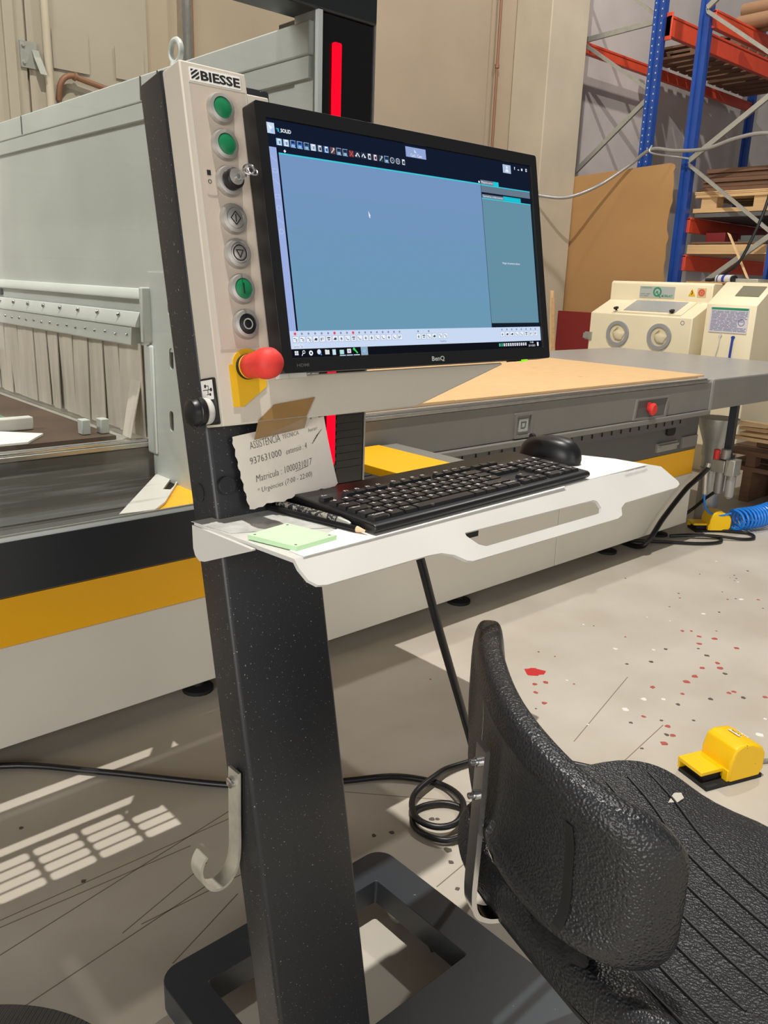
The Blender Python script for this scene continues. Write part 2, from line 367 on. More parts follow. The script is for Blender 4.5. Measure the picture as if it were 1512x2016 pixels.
for x, y in DRK: floor_piece('dark_spot', M['spotdark'], blob(x, y, random.uniform(.005, .009)))
for x, y in WHT: floor_piece('white_spot', M['spotwhite'], blob(x, y, random.uniform(.006, .011)))
for i in range(46):
    x, y = random.uniform(1.75, 3.9), random.uniform(.75, 1.75)
    floor_piece(('dark_spot', 'paint_spot', 'white_spot')[i % 3], M[('spotdark', 'spotred', 'spotwhite')[i % 3]], blob(x, y, random.uniform(.003, .006), 7))
for a, b in (((.30, 1.549), (.95, 1.534)), ((.30, 1.444), (.98, 1.568)), ((.30, 1.297), (.80, 1.371)), ((.30, 1.531), (.80, 1.505)), ((.60, 1.219), (.80, 1.30)), ((.56, 1.354), (.80, 1.43)), ((1.15, 1.035), (1.30, 1.052)), ((.60, 1.352), (.90, 1.345)), ((1.0, 1.67), (1.45, 1.187)), ((1.9, 1.2), (2.4, 1.33)), ((1.55, 1.0), (2.2, 1.08))):
    a, b = Vector(a), Vector(b); nn = (b-a).orthogonal().normalized()*.0013
    floor_piece('floor_crack', M['crack'], [tuple(a-nn), tuple(b-nn), tuple(b+nn), tuple(a+nn)], .0003)

# ================================================================ CNC ROUTER
cnc = thing('cnc_router', 'big grey and cream cnc router with a guarded gantry and a long grey table', 'machine', (1.5, 2.4, 0))
# fixed base
MB().box(-1.2, 4.21, 2.115, 3.2, .065, .72).build('base_body', M['basewhite'], cnc)
for x0, x1 in ((-1.2, .2), (.205, 1.60), (1.605, 3.005), (3.01, 4.212)):
    MB().box(x0, x1, 2.10, 2.115, .06, .345).build('base_panel', M['basewhite'], cnc, bevel=.003)
MB().box(-1.2, 4.195, 2.099, 2.114, .347, .48).build('yellow_band', M['orangeband'], cnc)
ub = MB().box(-1.2, 4.20, 2.10, 2.116, .482, .72).build('upper_base_panel', M['darkgrey'], cnc)
MB().prism(rrect(3.86, 3.94, .582, .634, .02), XZ, 2.088, 2.10).build('cover_knob', M['blackmatte'], ub)
MB().box(3.78, 3.98, 2.09, 2.10, .505, .55).box(3.79, 3.97, 2.075, 2.092, .53, .542).build('flap_handle', M['galv'], ub)
MB().box(4.03, 4.19, 2.09, 2.10, .50, .56).build('side_plate', M['tablegrey'], ub)
for x in (2.44, 3.55, 4.05, 1.2):
    MB().lathe([(.05, 0), (.05, .012), (.018, .02), (.018, .066)], (x, 2.17, 0), (0, 0, 1), 16).build('levelling_foot', M['blackmatte'], cnc, smooth=True)
# table
MB().box(-1.2, 3.92, 1.93, 3.35, .735, .885).build('table', M['tabletop'], cnc, bevel=.003)
tf = MB().box(-1.2, 3.918, 1.92, 1.932, .74, .872).build('table_front', M['tablegrey'], cnc, bevel=.002)
MB().box(-1.2, 3.918, 1.905, 1.96, .715, .738).build('table_lip', M['tablegrey'], cnc, bevel=.004)
MB().box(-1.2, 3.85, 1.985, 2.1, .655, .70).build('cable_ledge', M['darkgrey'], cnc)
sl = MB()
for i in range(26): sl.box(1.9+i*.075, 1.904+i*.075, 1.980, 1.986, .672, .69)
stuff(sl.build('ledge_slots', M['black'], cnc))
for y0, z0, z1, m in ((1.914, .874, .886, 'alu'), (1.922, .886, .893, 'chrome')):
    MB().box(-1.2, 3.876, y0, y0+.022, z0, z1).build('edge_rail', M[m], cnc, bevel=.002)
ext = MB().box(3.925, 5.32, 1.915, 3.36, .735, .888).build('table_extension', M['tabletop'], cnc, bevel=.003)
MB().box(3.925, 5.318, 1.908, 1.918, .737, .882).build('extension_front', M['tablegrey'], ext)
# emblem plate and recessed stop on the table front
em = MB().prism(rrect(2.405, 2.512, .744, .84, .004), XZ, 1.912, 1.921, [rrect(2.417, 2.50, .755, .829, .003)]).build('emblem_frame', M['tablegrey'], tf)
eb = MB(); eb.prism(rrect(2.432, 2.486, .768, .816, .002), XZ, 1.915, 1.922, [rrect(2.442, 2.476, .777, .807, .002)]); eb.box(2.452, 2.466, 1.915, 1.922, .785, .80)
eb.build('square_emblem', M['labelgrey'], tf)
sr = MB().prism([(3.225, .742), (3.50, .735), (3.515, .835), (3.24, .835)], XZ, 1.912, 1.921, [[(3.24, .752), (3.488, .746), (3.50, .827), (3.25, .827)]]).build('stop_recess', M['tablegrey'], tf)
MB().box(3.24, 3.50, 1.9175, 1.9205, .747, .827).build('recess_back', M['darkgrey'], tf)
MB().lathe([(.016, 0), (.016, .012), (.026, .014), (.028, .024), (.02, .032)], (3.352, 1.918, .786), (0, -1, 0), 16).box(3.335, 3.348, 1.905, 1.918, .79, .815).build('stop_button', M['estopred'], tf, smooth=True)

# moving gantry with its clear guard (front plane y = 1.235)
MB().box(-1.2, 1.075, 1.235, 1.255, .82, .905).build('black_skirt', M['headerblack'], cnc)
MB().box(-1.2, .955, 1.237, 1.25, .905, .912).build('pane_sill', M['sheet'], cnc)
MB().box(-1.2, .955, 1.241, 1.246, .911, 1.735).build('guard_pane', M['pane'], cnc)
hd = MB().box(-1.2, 1.076, 1.232, 1.31, 1.733, 2.05)
hd.build('header', M['headerblack'], cnc, bevel=.004)
MB().box(-1.2, 1.076, 1.03, 1.232, 1.86, 2.0).build('shade_hood', M['headerblack'], cnc, bevel=.01)  # unseen hood added to shade the floor in front of the gantry
tw = MB().box(.953, 1.073, 1.238, 1.36, .80, 1.733).build('tower', M['gloss'], cnc, bevel=.002)
MB().box(.945, .954, 1.232, 1.30, .91, 1.733).build('tower_side_trim', M['sheet'], cnc)
MB().box(1.073, 1.077, 1.236, 1.30, .86, 2.0).build('tower_edge_strip', M['alu'], tw)
for z0, z1 in ((1.30, 1.69), (.948, 1.28)):
    MB().prism(rrect(.979, .996, z0, z1, .003), XZ, 1.232, 1.239).build('led_strip', M['led'], tw)
# slats of the tower vent below
for k in range(16): MB().box(1.003, 1.068, 1.2365, 1.239, .93+k*.015, .937+k*.015).build('vent_slat', M['gloss'], tw)
# inner end wall of the guard (plane x = .95) with beam, rails, curtain
MB().box(.95, .965, 1.30, 3.7, 1.12, 1.665).build('guard_wall', M['sheet'], cnc)
MB().box(.935, .985, 1.245, 3.7, 1.665, 1.718).build('top_beam', M['sheet'], cnc, bevel=.003)
MB().box(.938, .952, 1.25, 3.7, 1.63, 1.664).build('beam_flange', M['sheet'], cnc)
for y in (1.78, 1.86, 2.6): MB().box(.933, .9345, y, y+.004, 1.668, 1.716).build('beam_joint', M['darkgrey'], cnc)
MB().tube([(.96, 1.745+.022*math.cos(q), 1.752+.022*math.sin(q)) for q in [k*6.283/20 for k in range(20)]], .006, 8, True).lathe([(.016, 0), (.012, .02)], (.96, 1.745, 1.712), (0, 0, 1), 12).build('lifting_eye', M['sheet'], cnc, smooth=True)
def rail(prof, y0, y1, name): MB().prism(prof, lambda a, b, h: (a, h, b), y0, y1).build(name, M['sheet'], cnc, bevel=.0015)
rail([(.95, 1.262), (.943, 1.26), (.932, 1.243), (.932, 1.236), (.95, 1.236)], 1.90, 3.7, 'guard_rail')
rail([(.95, 1.207), (.93, 1.206), (.918, 1.178), (.918, 1.170), (.95, 1.170)], 1.91, 3.7, 'guard_rail')
rail([(.95, 1.170), (.922, 1.170), (.918, 1.127), (.922, 1.124), (.95, 1.124)], 1.94, 3.7, 'curtain_holder')
bo = MB()
for i in range(14):
    y = 1.98+i*.125
    bo.ball((.944, y, 1.252), .0045, 8); bo.ball((.923, y+.03, 1.196), .006, 8); bo.ball((.919, y-.02, 1.15), .004, 8); bo.ball((.919, y+.045, 1.148), .004, 8)
bo.build('rail_bolts', M['chrome'], cnc, smooth=True)['kind'] = 'stuff'
MB().prism(rrect(2.93, 3.01, 1.212, 1.232, .006), lambda a, b, h: (h, a, b), .943, .9495).build('rail_slot', M['black'], cnc)
y = 1.925; k = 0
while y < 3.62:
    wd = random.choice((.05, .062, .045, .08)); tl = random.uniform(-.007, .007); x0 = .94+random.uniform(-.003, .003)
    e1 = .004 if k % 3 else .0005; x0 = .936+.0045*(k % 2)
    MB().hexa([(x0+tl, y, .897), (x0+tl, y+wd+e1, .897), (x0+.003+tl, y+wd+e1, .897), (x0+.003+tl, y, .897)],
              [(x0, y, 1.13), (x0, y+wd+.004, 1.13), (x0+.003, y+wd+.004, 1.13), (x0+.003, y, 1.13)]).build('curtain_strip', M['curtain'], cnc)
    y += wd; k += 1
y = 1.90
while y < 3.62:
    MB().box(.9445, .9465, y, y+.0985, .897, 1.13).build('curtain_strip', M['curtain'], cnc); y += .099
MB().hexa([(.90, 1.93, .897), (.905, 1.985, .897), (.908, 1.985, .897), (.903, 1.93, .897)], [(.94, 1.935, 1.05), (.94, 1.99, 1.05), (.943, 1.99, 1.05), (.943, 1.935, 1.05)]).build('curtain_strip', M['curtain'], cnc)
# upright flange with slots at the front end of the curtain
MB().prism([(1.62, .80), (1.90, .80), (1.90, 1.30), (1.30, 1.30), (1.30, 1.0), (1.62, 1.0)], YZ, .947, .953,
           [rrect(1.79, 1.81, .93, .98, .009), rrect(1.78, 1.80, 1.08, 1.13, .009), rrect(1.74, 1.80, 1.205, 1.235, .01)]).build('slotted_flange', M['sheet'], cnc)
MB().box(.925, .95, 1.885, 1.90, 1.135, 1.265).build('flange_lip', M['sheet'], cnc, bevel=.003)
MB().box(.938, .95, 1.875, 1.915, .86, 1.13).build('flange_post', M['sheet'], cnc, bevel=.006)
MB().box(.954, .960, 1.60, 1.905, .81, 1.13).build('flange_backing', M['darkgrey'], cnc)
# yellow topped platform, rubber bumper, corner gusset, tray slotted to throw light patches on the floor
MB().prism([(1.04, 1.895), (.99, 1.84), (.80, 1.60), (.80, 1.27), (1.075, 1.27), (1.075, 1.895)], XY, .79, .80).build('yellow_platform', M['yellow'], cnc, bevel=.002)
MB().box(1.49, 1.71, 1.30, 1.895, .70, .80).build('yellow_platform', M['yellow'], cnc, bevel=.002)
MB().box(1.712, 1.785, 1.30, 1.895, .70, .797).build('platform_edge', M['tablegrey'], cnc, bevel=.002)
rb = MB().box(1.078, 1.486, 1.27, 1.895, .70, .778).build('rubber_bumper', M['blackmatte'], cnc)
for i in range(10):
    for j in range(3): MB().box(1.10+.125*j, 1.215+.125*j, 1.30+i*.058, 1.35+i*.058, .778, .784).build('rubber_pad', M['blackmatte'], rb)
MB().prism([(.965, 1.915), (1.03, 1.895), (.838, 1.637), (.79, 1.592), (.715, 1.605)], XY, .801, .807, [[(.985, 1.87), (.998, 1.862), (.925, 1.758), (.90, 1.73), (.887, 1.742)]]).build('corner_gusset', M['white'], cnc, bevel=.001)
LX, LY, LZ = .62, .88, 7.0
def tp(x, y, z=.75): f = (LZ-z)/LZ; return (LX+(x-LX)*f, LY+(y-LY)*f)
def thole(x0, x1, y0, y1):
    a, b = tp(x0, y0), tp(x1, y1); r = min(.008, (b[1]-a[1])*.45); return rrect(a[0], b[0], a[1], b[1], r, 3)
holes = [thole(-.5, 1.07, 1.913, 1.948), thole(-.5, 1.03, 1.745, 1.772)]  # slots shaped from the lamp position to throw light patches on the floor
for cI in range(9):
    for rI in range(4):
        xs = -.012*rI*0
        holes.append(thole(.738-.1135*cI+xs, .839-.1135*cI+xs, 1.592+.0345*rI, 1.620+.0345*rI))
MB().prism([(-1.2, 1.43), (1.077, 1.43), (1.077, 1.90), (-1.2, 1.90)], XY, .748, .752, holes).build('light_slot_tray', M['darkgrey'], cnc)
MB().hexa([(-1.2, 1.25, .82), (.80, 1.25, .82), (.80, 1.43, .748), (-1.2, 1.43, .748)], [(-1.2, 1.25, .825), (.80, 1.25, .825), (.80, 1.43, .752), (-1.2, 1.43, .752)]).build('light_stop_sheet', M['darkgrey'], cnc)  # hidden sloped sheet added to stop light leaking onto the floor
# boards lying on the table
tag(MB().box(2.166, 3.99, 2.0, 2.975, .886, .8965).build('spoil_board', M['ply'], bevel=.001), 'large pale wooden board on the grey router table, right of the seam', 'board', 'boards on the router table')
tag(MB().box(1.08, 2.162, 2.0, 2.975, .886, .8975).build('spoil_board', M['ply'], bevel=.001), 'pale wooden board on the router table beside the black tower', 'board', 'boards on the router table')
tag(MB().box(-1.1, .89, 1.99, 3.3, .886, .896).build('worn_board', M['mdfdark']), 'dark worn board on the table behind the clear guard', 'board')
tag(MB().prism([(.30, 2.0), (.67, 1.99), (.74, 2.08), (.66, 2.16), (.3, 2.2)], XY, .897, .902).build('white_sheet', M['whitepaper']), 'white offcut sheet lying behind the clear guard', 'sheet')
gp = MB().prism(rrect(.45, .72, 2.22, 2.36, .03), XY, .897, .915)
tag(gp.build('green_cloth', mat('green_cloth', (110, 136, 112), .9, noise=(9, .2)), bevel=.006), 'dull green cloth folded on the dark board behind the guard', 'cloth')
vac = MB().box(.52, .75, 2.17, 2.20, .897, .93).box(.60, .66, 2.15, 2.175, .91, .925)
tag(vac.build('white_fixture_block', M['white'], bevel=.003), 'white block with a clip lying beside the green cloth', 'block')
for i, (x, yy) in enumerate(((.82, 2.03), (.865, 2.02))):
    tag(MB().box(x, x+.022, yy, yy+.03, .897, .935).build('clamp_block', M['sheet'], bevel=.002), ('grey clamp block on the dark board, left one of the pair', 'grey clamp block on the dark board, right one near the curtain')[i], 'clamp', 'clamp blocks')

# ================================================================ OPERATOR CONSOLE (leans back 11 degrees)
KO = Vector((0, .70, .0975)); KM = Matrix.Translation(KO) @ Matrix.Rotation(-rad(11.13), 4, 'X')
def K(): return MB(KM)                    # local: x = u, y = -w (towards operator is negative y), z = v
kp = lambda u, v, wv: KM @ Vector((u, -wv, v))
KN = (KM.to_3x3() @ Vector((0, -1, 0)))
con = thing('control_console', 'leaning dark console post with cream button panel and white shelf', 'console', (.79, .85, 0))
# base frame
ring = MB().prism(rrect(.52, 1.058, .57, 1.125, .04, 6), XY, .042, .0975, [rrect(.583, .981, .797, 1.053, .006, 2)])
bf = ring.build('base_frame', M['darkbase'], con, bevel=.004)
for x, y in ((.56, 1.085), (1.01, 1.02), (.575, .67), (1.0, .67)):
    cs = MB().lathe([(.013, 0), (.02, .003), (.02, .015), (.013, .018)], (x-.009, y, .0205), (1, 0, 0), 16).box(x-.012, x-.009, y-.012, y+.012, .018, .042).box(x+.009, x+.012, y-.012, y+.012, .018, .042)
    cs.build('caster', M['galv'], con, smooth=True)
MB().box(.984, .986, 1.0, 1.05, .05, .09).build('weld_seam', M['darkbase'], bf)
# post: bent sheet with a chamfered back edge
post = K().prism([(.52, .058), (.527, .064), (.668, .064), (.675, .058), (.675, .004), (.671, 0), (.524, 0), (.52, .004)], lambda a, b, h: (a, b, h), -.03, 1.462)
po = post.build('post', M['darksteel'], con, bevel=.002)
K().prism(circ(.537, .962, .012, 24), lambda a, b, h: (a, h, b), -.007, .001).build('cap_plug', M['darksteel'], con, smooth=True, bevel=.002)
K().prism(circ(.036, .955, .012, 24), lambda a, b, h: (h, a, b), .5185, .5205).build('cap_plug', M['darksteel'], con, smooth=True)
# housing: vertical button strip and low band under the monitor
ho = K().prism([(.52, 1.037), (.8455, 1.037), (1.0475, 1.0896), (1.046, 1.093), (.640, 1.093), (.640, 1.4346), (.609, 1.4346), (.608, 1.457), (.52, 1.458)], lambda a, b, h: (a, h, b), -.043, -.001)
ho = ho.build('housing', M['cream'], con, bevel=.003)
K().prism(rrect(.529, .606, 1.130, 1.4345, .003), lambda a, b, h: (a, h, b), -.0436, -.0425).build('label_foil', M['inlay'], con)
gr = K()
for a, b, c_, e in ((.5285, .6065, 1.4343, 1.4349), (.5285, .6065, 1.1292, 1.1298), (.5285, .5291, 1.1298, 1.4343), (.6059, .6065, 1.1298, 1.4343)): gr.box(a, b, -.0439, -.0432, c_, e)
gr.build('foil_edge', M['white'], ho)
npl = K().prism(rrect(.5315, .600, 1.4365, 1.4515, .001), lambda a, b, h: (a, h, b), -.0439, -.043).build('name_plate', M['whitepaper'], con)
kt = lambda a, b: (a, -.0441, b)
tx = put_text(K(), 'BIESSE', kt, .5455, .599, 1.4385, 1.4495, .035)
def clip(poly, a, b, c):        # keep a*x + b*y <= c
    out = []
    for i in range(len(poly)):
        p, q = poly[i-1], poly[i]; dp, dq = a*p[0]+b*p[1]-c, a*q[0]+b*q[1]-c
        if (dp <= 0) != (dq <= 0): t = dp/(dp-dq); out.append((p[0]+(q[0]-p[0])*t, p[1]+(q[1]-p[1])*t))
        if dq <= 0: out.append(q)
    return out
for k in range(5):
    c0 = -.95+.42*k; pl_ = clip(clip([(0, 0), (1, 0), (1, 1), (0, 1)], -.72, 1, c0+.25), .72, -1, -c0)
    if len(pl_) > 2: tx.add([kt(.533+.0108*x, 1.4385+.011*y) for x, y in pl_], [tuple(range(len(pl_)))])
tx.build('lettering', M['ink'], npl)
# buttons
BU = .5672
def button(v, cap, name='push_button'):
    r = K(); r.lathe([(.0185, .043), (.0185, .0455), (.0165, .0495), (.0125, .0505), (.0122, .047)], (BU, 0, v), (0, -1, 0), 32)
    ring_ = r.build(name, M['satin'], con, smooth=True)
    c_ = K().lathe([(.0121, .046), (.0121, .0492), (.0105, .0502), (.001, .0505)], (BU, 0, v), (0, -1, 0), 28).build('button_cap', M[cap], ring_, smooth=True)
    return ring_, c_
def sym(parent, m, fn):
    b = K(); fn(b); b.build('button_symbol', M[m], parent)
sy = lambda a, b, h: (a, -.0506-h, b)
def ringpoly(b, o, i): b.prism(o, sy, 0, .0002, [i])
button(1.410, 'green'); button(1.3687, 'green')
r4, _ = button(1.2833, 'satin')
def f4(b):
    v = 1.2833; ringpoly(b, [(BU, v+.0085), (BU+.0075, v), (BU, v-.0085), (BU-.0075, v)], [(BU, v+.0068), (BU+.006, v), (BU, v-.0068), (BU-.006, v)]); b.box(BU-.0006, BU+.0006, -.0509, -.0506, v-.0045, v+.0045)
sym(r4, 'ink', f4)
r5, _ = button(1.2425, 'satin')
def f5(b):
    v = 1.2425; ringpoly(b, circ(BU, v, .0098), circ(BU, v, .0084)); ringpoly(b, [(BU-.0058, v+.0038), (BU+.0058, v+.0038), (BU, v-.0065)], [(BU-.0038, v+.0026), (BU+.0038, v+.0026), (BU, v-.0042)])
sym(r5, 'ink', f5)
r6, _ = button(1.2004, 'green'); sym(r6, 'ink', lambda b: b.box(BU-.0007, BU+.0007, -.0509, -.0506, 1.194, 1.207))
r7, _ = button(1.158, 'black'); sym(r7, 'labelgrey', lambda b: ringpoly(b, circ(BU, 1.158, .0068), circ(BU, 1.158, .0053)))
# key switch with its key
kv = 1.3270
ks = K().lathe([(.0185, .043), (.0185, .0455), (.0165, .0495), (.0125, .0505)], (BU, 0, kv), (0, -1, 0), 32).build('key_switch', M['satin'], con, smooth=True)
K().lathe([(.0125, .05), (.0120, .060), (.0105, .0620), (.005, .0622)], (BU, 0, kv), (0, -1, 0), 28).build('switch_barrel', M['black'], ks, smooth=True)
K().lathe([(.0095, .0616), (.0095, .0626), (.004, .0628)], (BU, 0, kv+.001), (0, -1, 0), 24).build('barrel_face', M['satin'], ks, smooth=True)
ky = K(); ky.lathe([(.0035, .062), (.0035, .068)], (BU, 0, kv), (0, -1, 0), 12).box(BU-.001, BU+.001, -.082, -.066, kv-.005, kv+.005)
ky.tube([(BU+.002+.006*math.cos(q), -.086-.002*math.cos(q), kv+.003+.0055*math.sin(q)) for q in [i*6.283/18 for i in range(18)]], .0012, 8, True)
ky.tube([(BU+.006+.006*math.cos(q), -.088+.003*math.sin(q), kv+.001+.005*math.sin(q)) for q in [i*6.283/18 for i in range(18)]], .0010, 8, True)
ky.build('key', M['chrome'], ks, smooth=True)
kl = K().prism(rrect(.5365, .5505, 1.309, 1.340, .003), lambda a, b, h: (a, h, b), -.0442, -.043).build('key_position_label', M['inlay'], con)
kb_ = K(); kb_.box(.5385, .5435, -.0445, -.0442, 1.3315, 1.3375); kb_.prism(circ(.541, 1.3245, .0024, 12), lambda a, b, h: (a, h, b), -.0445, -.0442, [circ(.541, 1.3245, .0018, 12)])
kb_.build('label_symbols', M['ink'], kl)
# emergency stop: yellow plate, red mushroom
ES = (.5615, 1.1065)
pl = circ(ES[0]+.002, ES[1]+.002, .021, 28)
yo = [(.5370, 1.0590), (.5505, 1.0585), (.588, 1.081), (.588, 1.103)]+[(ES[0]+.002+.0225*math.cos(rad(a)), ES[1]+.0225*math.sin(rad(a))) for a in range(0, 165, 12)]+[(.5425, 1.1105), (.5370, 1.1100)]
ep = K().prism(yo, lambda a, b, h: (a, h, b), -.0446, -.043).build('stop_plate', M['signyellow'], con)
es = K().lathe([(.0155, .043), (.0155, .050)], (ES[0], 0, ES[1]), (0, -1, 0), 28).build('stop_collar', M['blackmatte'], con, smooth=True)
K().lathe([(.0150, .050), (.0150, .053)], (ES[0], 0, ES[1]), (0, -1, 0), 28).build('stop_ring', M['signyellow'], es, smooth=True)
K().lathe([(.0150, .053), (.0158, .068), (.0164, .076), (.0182, .081), (.0190, .088), (.0181, .097), (.0140, .1045), (.007, .108), (.0005, .1088)], (ES[0], 0, ES[1]), (0, -1, 0), 36).build('stop_mushroom', M['estopred'], con, smooth=2)
# usb port on the left flank
ul = K().prism(rrect(-.0375, -.0045, 1.040, 1.097, .003), lambda a, b, h: (h, a, b), .5175, .5205).build('usb_plate', M['black'], con)
K().prism(rrect(-.0335, -.0065, 1.071, 1.0945, .001), lambda a, b, h: (h, a, b), .5170, .5178).build('usb_label', M['whitepaper'], ul)
us = K(); us.box(.5166, .5170, -.0290, -.0105, 1.0823, 1.0832).box(.5166, .5170, -.0235, -.0165, 1.0872, 1.0880).box(.5166, .5170, -.0255, -.0180, 1.0766, 1.0774)
us.box(.5166, .5170, -.0240, -.0232, 1.083, 1.088).box(.5166, .5170, -.0220, -.0212, 1.077, 1.083).prism(circ(-.0295, 1.0827, .0022, 10), lambda a, b, h: (h, a, b), .5166, .5170)
us.box(.5166, .5170, -.018, -.0145, 1.0855, 1.0895).prism(circ(-.0265, 1.077, .0018, 10), lambda a, b, h: (h, a, b), .5166, .5170).build('usb_symbol', M['ink'], ul)
uc = K().lathe([(.0155, 0), (.0165, .003), (.0165, .009), (.0145, .0105)], (.518, -.017, 1.0575), (-1, 0, 0), 28).build('usb_port', M['white'], con, smooth=True)
K().lathe([(.013, .010), (.0175, .0105), (.0182, .014), (.0180, .018), (.0172, .0188), (.0176, .021), (.0150, .0265), (.009, .0295), (.0005, .030)], (.518, -.017, 1.0575), (-1, 0, 0), 28).build('usb_cap', M['black'], uc, smooth=True)
K().tube([(.508, -.003, 1.072), (.500, .0, 1.062), (.496, -.001, 1.047), (.504, -.006, 1.038)], .0025, 8).build('cap_strap', M['black'], uc, smooth=True)
# cream clips between housing and monitor, vesa arm
MB(KM).box(.592, .612, -.060, -.04, 1.0885, 1.0945).box(.6125, .640, -.060, -.04, 1.0890, 1.0950).build('monitor_clip', M['white'], con)
K().box(.645, .672, -.02, .0, 1.20, 1.34).box(.66, .88, -.022, -.004, 1.235, 1.305).build('monitor_arm', M['darksteel'], con)
# coat hook on the left flank
hk = [(.514, .838, .662), (.513, .838, .60), (.5125, .838, .545), (.508, .838, .517), (.497, .838, .501), (.483, .838, .496), (.470, .838, .501), (.461, .838, .512), (.454, .838, .530), (.455, .838, .545), (.462, .838, .556)]
hko = MB().sweep(smooth_path(hk, 4), (0, 1, 0), None, .0125, .002).build('coat_hook', M['hook'], con, smooth=True)
MB().lathe([(.0075, 0), (.0075, .007), (.005, .008)], (.512, .838, .645), (-1, 0, 0), 12).build('hook_bolt', M['chrome'], hko, smooth=True)
# shelf
SO = Vector((.512, .699, 1.0)); SM = Matrix.Translation(SO) @ Matrix.Rotation(rad(3.0), 4, 'Z')
def S(): return MB(SM)
sh = S().prism([(-.009, .190), (-.002, 0), (.806, 0), (.800, .06), (.770, .140), (.755, .150), (.30, .150), (.19, .190)], XY, -.005, 0)
sho = sh.build('shelf', M['white'], con)
a45 = rad(48); lp = lambda a, b, h: (a, -b*math.cos(a45)-h*math.sin(a45)+.0, -b*math.sin(a45)+h*math.cos(a45))
lipo = [(-.002, 0), (.806, 0), (.842, .010), (.868, .046), (.866, .052), (.852, .056), (.668, .054), (.650, .060), (.640, .072), (.624, .075), (.262, .066), (.252, .063), (.236, .051), (.215, .043), (.19, .041), (.024, .039), (.012, .0365), (.003, .028), (-.002, .012)]
slot = [(.274, .026), (.590, .034), (.597, .038), (.597, .050), (.589, .0565), (.575, .0575), (.300, .0525), (.288, .047), (.274, .031)]
S().prism(lipo, lp, -.005, 0, [slot]).build('shelf_handle', M['white'], sho)
S().prism([(.192, -.004), (.191, -.034), (.187, -.043), (.178, -.048), (.166, -.046), (.066, -.006), (.066, -.004)], lambda a, b, h: (h, a, b), -.011, -.006).build('shelf_bracket', M['white'], sho)
S().lathe([(.009, 0), (.009, .003), (.006, .004), (.006, .007)], (-.005, .128, -.018), (1, 0, 0), 16).build('bracket_bolt', M['chrome'], sho, smooth=True)
stx = S(); put_text(stx, 'operator panel support', lambda a, b: (a, b, .0003), .714, .792, -.009, -.003); stx.box(.742, .746, .004, .010, .0001, .0003)
stx.build('shelf_print', M['ink'], sho)

# ---------------------------------------------------------------- monitor
mon = thing('monitor', 'black framed computer monitor with a lit blue screen on the console', 'monitor', kp(.868, 1.095, .05))
fr = K().prism(rrect(.598, 1.1378, 1.0945, 1.4175, .004), lambda a, b, h: (a, h, b), -.070, -.0445, [rrect(.6132, 1.1223, 1.1125, 1.4003, .001, 1)])
fro = fr.build('bezel', M['black'], mon, bevel=.0015)
K().box(.601, 1.135, -.0655, -.046, 1.097, 1.415).build('screen_back', M['black'], mon)
K().prism([(.66, 1.13), (1.08, 1.13), (1.06, 1.38), (.68, 1.38)], lambda a, b, h: (a, h, b), -.046, -.022).build('back_cover', M['black'], mon, bevel=.006)
bt = K(); put_text(bt, 'BenQ', lambda a, b: (a, -.0702, b), .8595, .8855, 1.0985, 1.1065, .02); bt.build('brand_lettering', M['labelgrey'], fro)
ht = K(); put_text(ht, 'HDMI', lambda a, b: (a, -.0702, b), .619, .638, 1.1015, 1.1055, .01); ht.build('port_lettering', M['darkgrey'], fro)
K().box(1.073, 1.081, -.068, -.055, 1.0915, 1.0945).build('power_light', M['greenled'], mon)
cb = K()
for u in (1.045, 1.055, 1.064): cb.box(u-.003, u+.003, -.066, -.056, 1.0925, 1.0945)
cb.build('control_buttons', M['black'], mon)
# screen picture, laid out on a 1000 x 565 raster
sb = K(); lvl = [0]
su = lambda x: .6135+(1.1220-.6135)*x/1000
sv = lambda y: 1.4000-(1.4000-1.1128)*y/565
def R(x0, y0, x1, y1, c, l=1):
    sb.col = c; h = -.0658-.00012*l
    sb.add([(su(x0), h, sv(y1)), (su(x1), h, sv(y1)), (su(x1), h, sv(y0)), (su(x0), h, sv(y0))], [(0, 1, 2, 3)])
def PL(pts, c, l=3):
    sb.col = c; h = -.0658-.00012*l; sb.add([(su(x), h, sv(y)) for x, y in pts], [tuple(range(len(pts)))])
def T(s, x0, y0, x1, y1, c, l=3, bold=0.):
    sb.col = c; h = -.0658-.00012*l; put_text(sb, s, lambda a, b: (su(a), h, sv(b)), x0, x1, y1, y0, bold)
def CI(x, y, r, c, l=3): PL([(x+r*math.cos(i*.6283), y+r*math.sin(i*.6283)) for i in range(10)], c, l)
def LN(x0, y0, x1, y1, wd, c, l=4):
    dx, dy = x1-x0, y1-y0; q = math.hypot(dx, dy); nx, ny = -dy/q*wd/2, dx/q*wd/2
    PL([(x0+nx, y0+ny), (x1+nx, y1+ny), (x1-nx, y1-ny), (x0-nx, y0-ny)], c, l)
NAVY = (20, 28, 48); BLUE = (116, 153, 192); PANEL = (104, 146, 166); PALE = (206, 222, 248); WH = (240, 246, 255); CY = (60, 205, 225); SIDE = (158, 178, 228)
R(0, 0, 1000, 565, NAVY, 0); R(31, 77, 762, 499, BLUE); R(31, 75, 762, 78.5, CY, 2)
for i in range(5): R(31, 79+84*i, 762, 79+84*(i+1), (118-2*i, 152+i, 196-3*i), 1.5)
R(1, 64, 26, 499, SIDE); R(26, 64, 31, 499, (14, 18, 34), 2); R(0, 499, 1000, 543, PALE, 2); R(0, 543, 1000, 565, (18, 20, 28), 2)
R(4, 8, 27, 33, (205, 222, 246)); PL([(8, 12), (20, 18), (14, 26)], WH); PL([(14, 24), (25, 20), (25, 31), (16, 31)], (176, 205, 240))
T('*B_', 31, 18, 44, 28, CY, 3, .02); T('SOLID', 44, 18, 75, 27, WH, 3, .03)
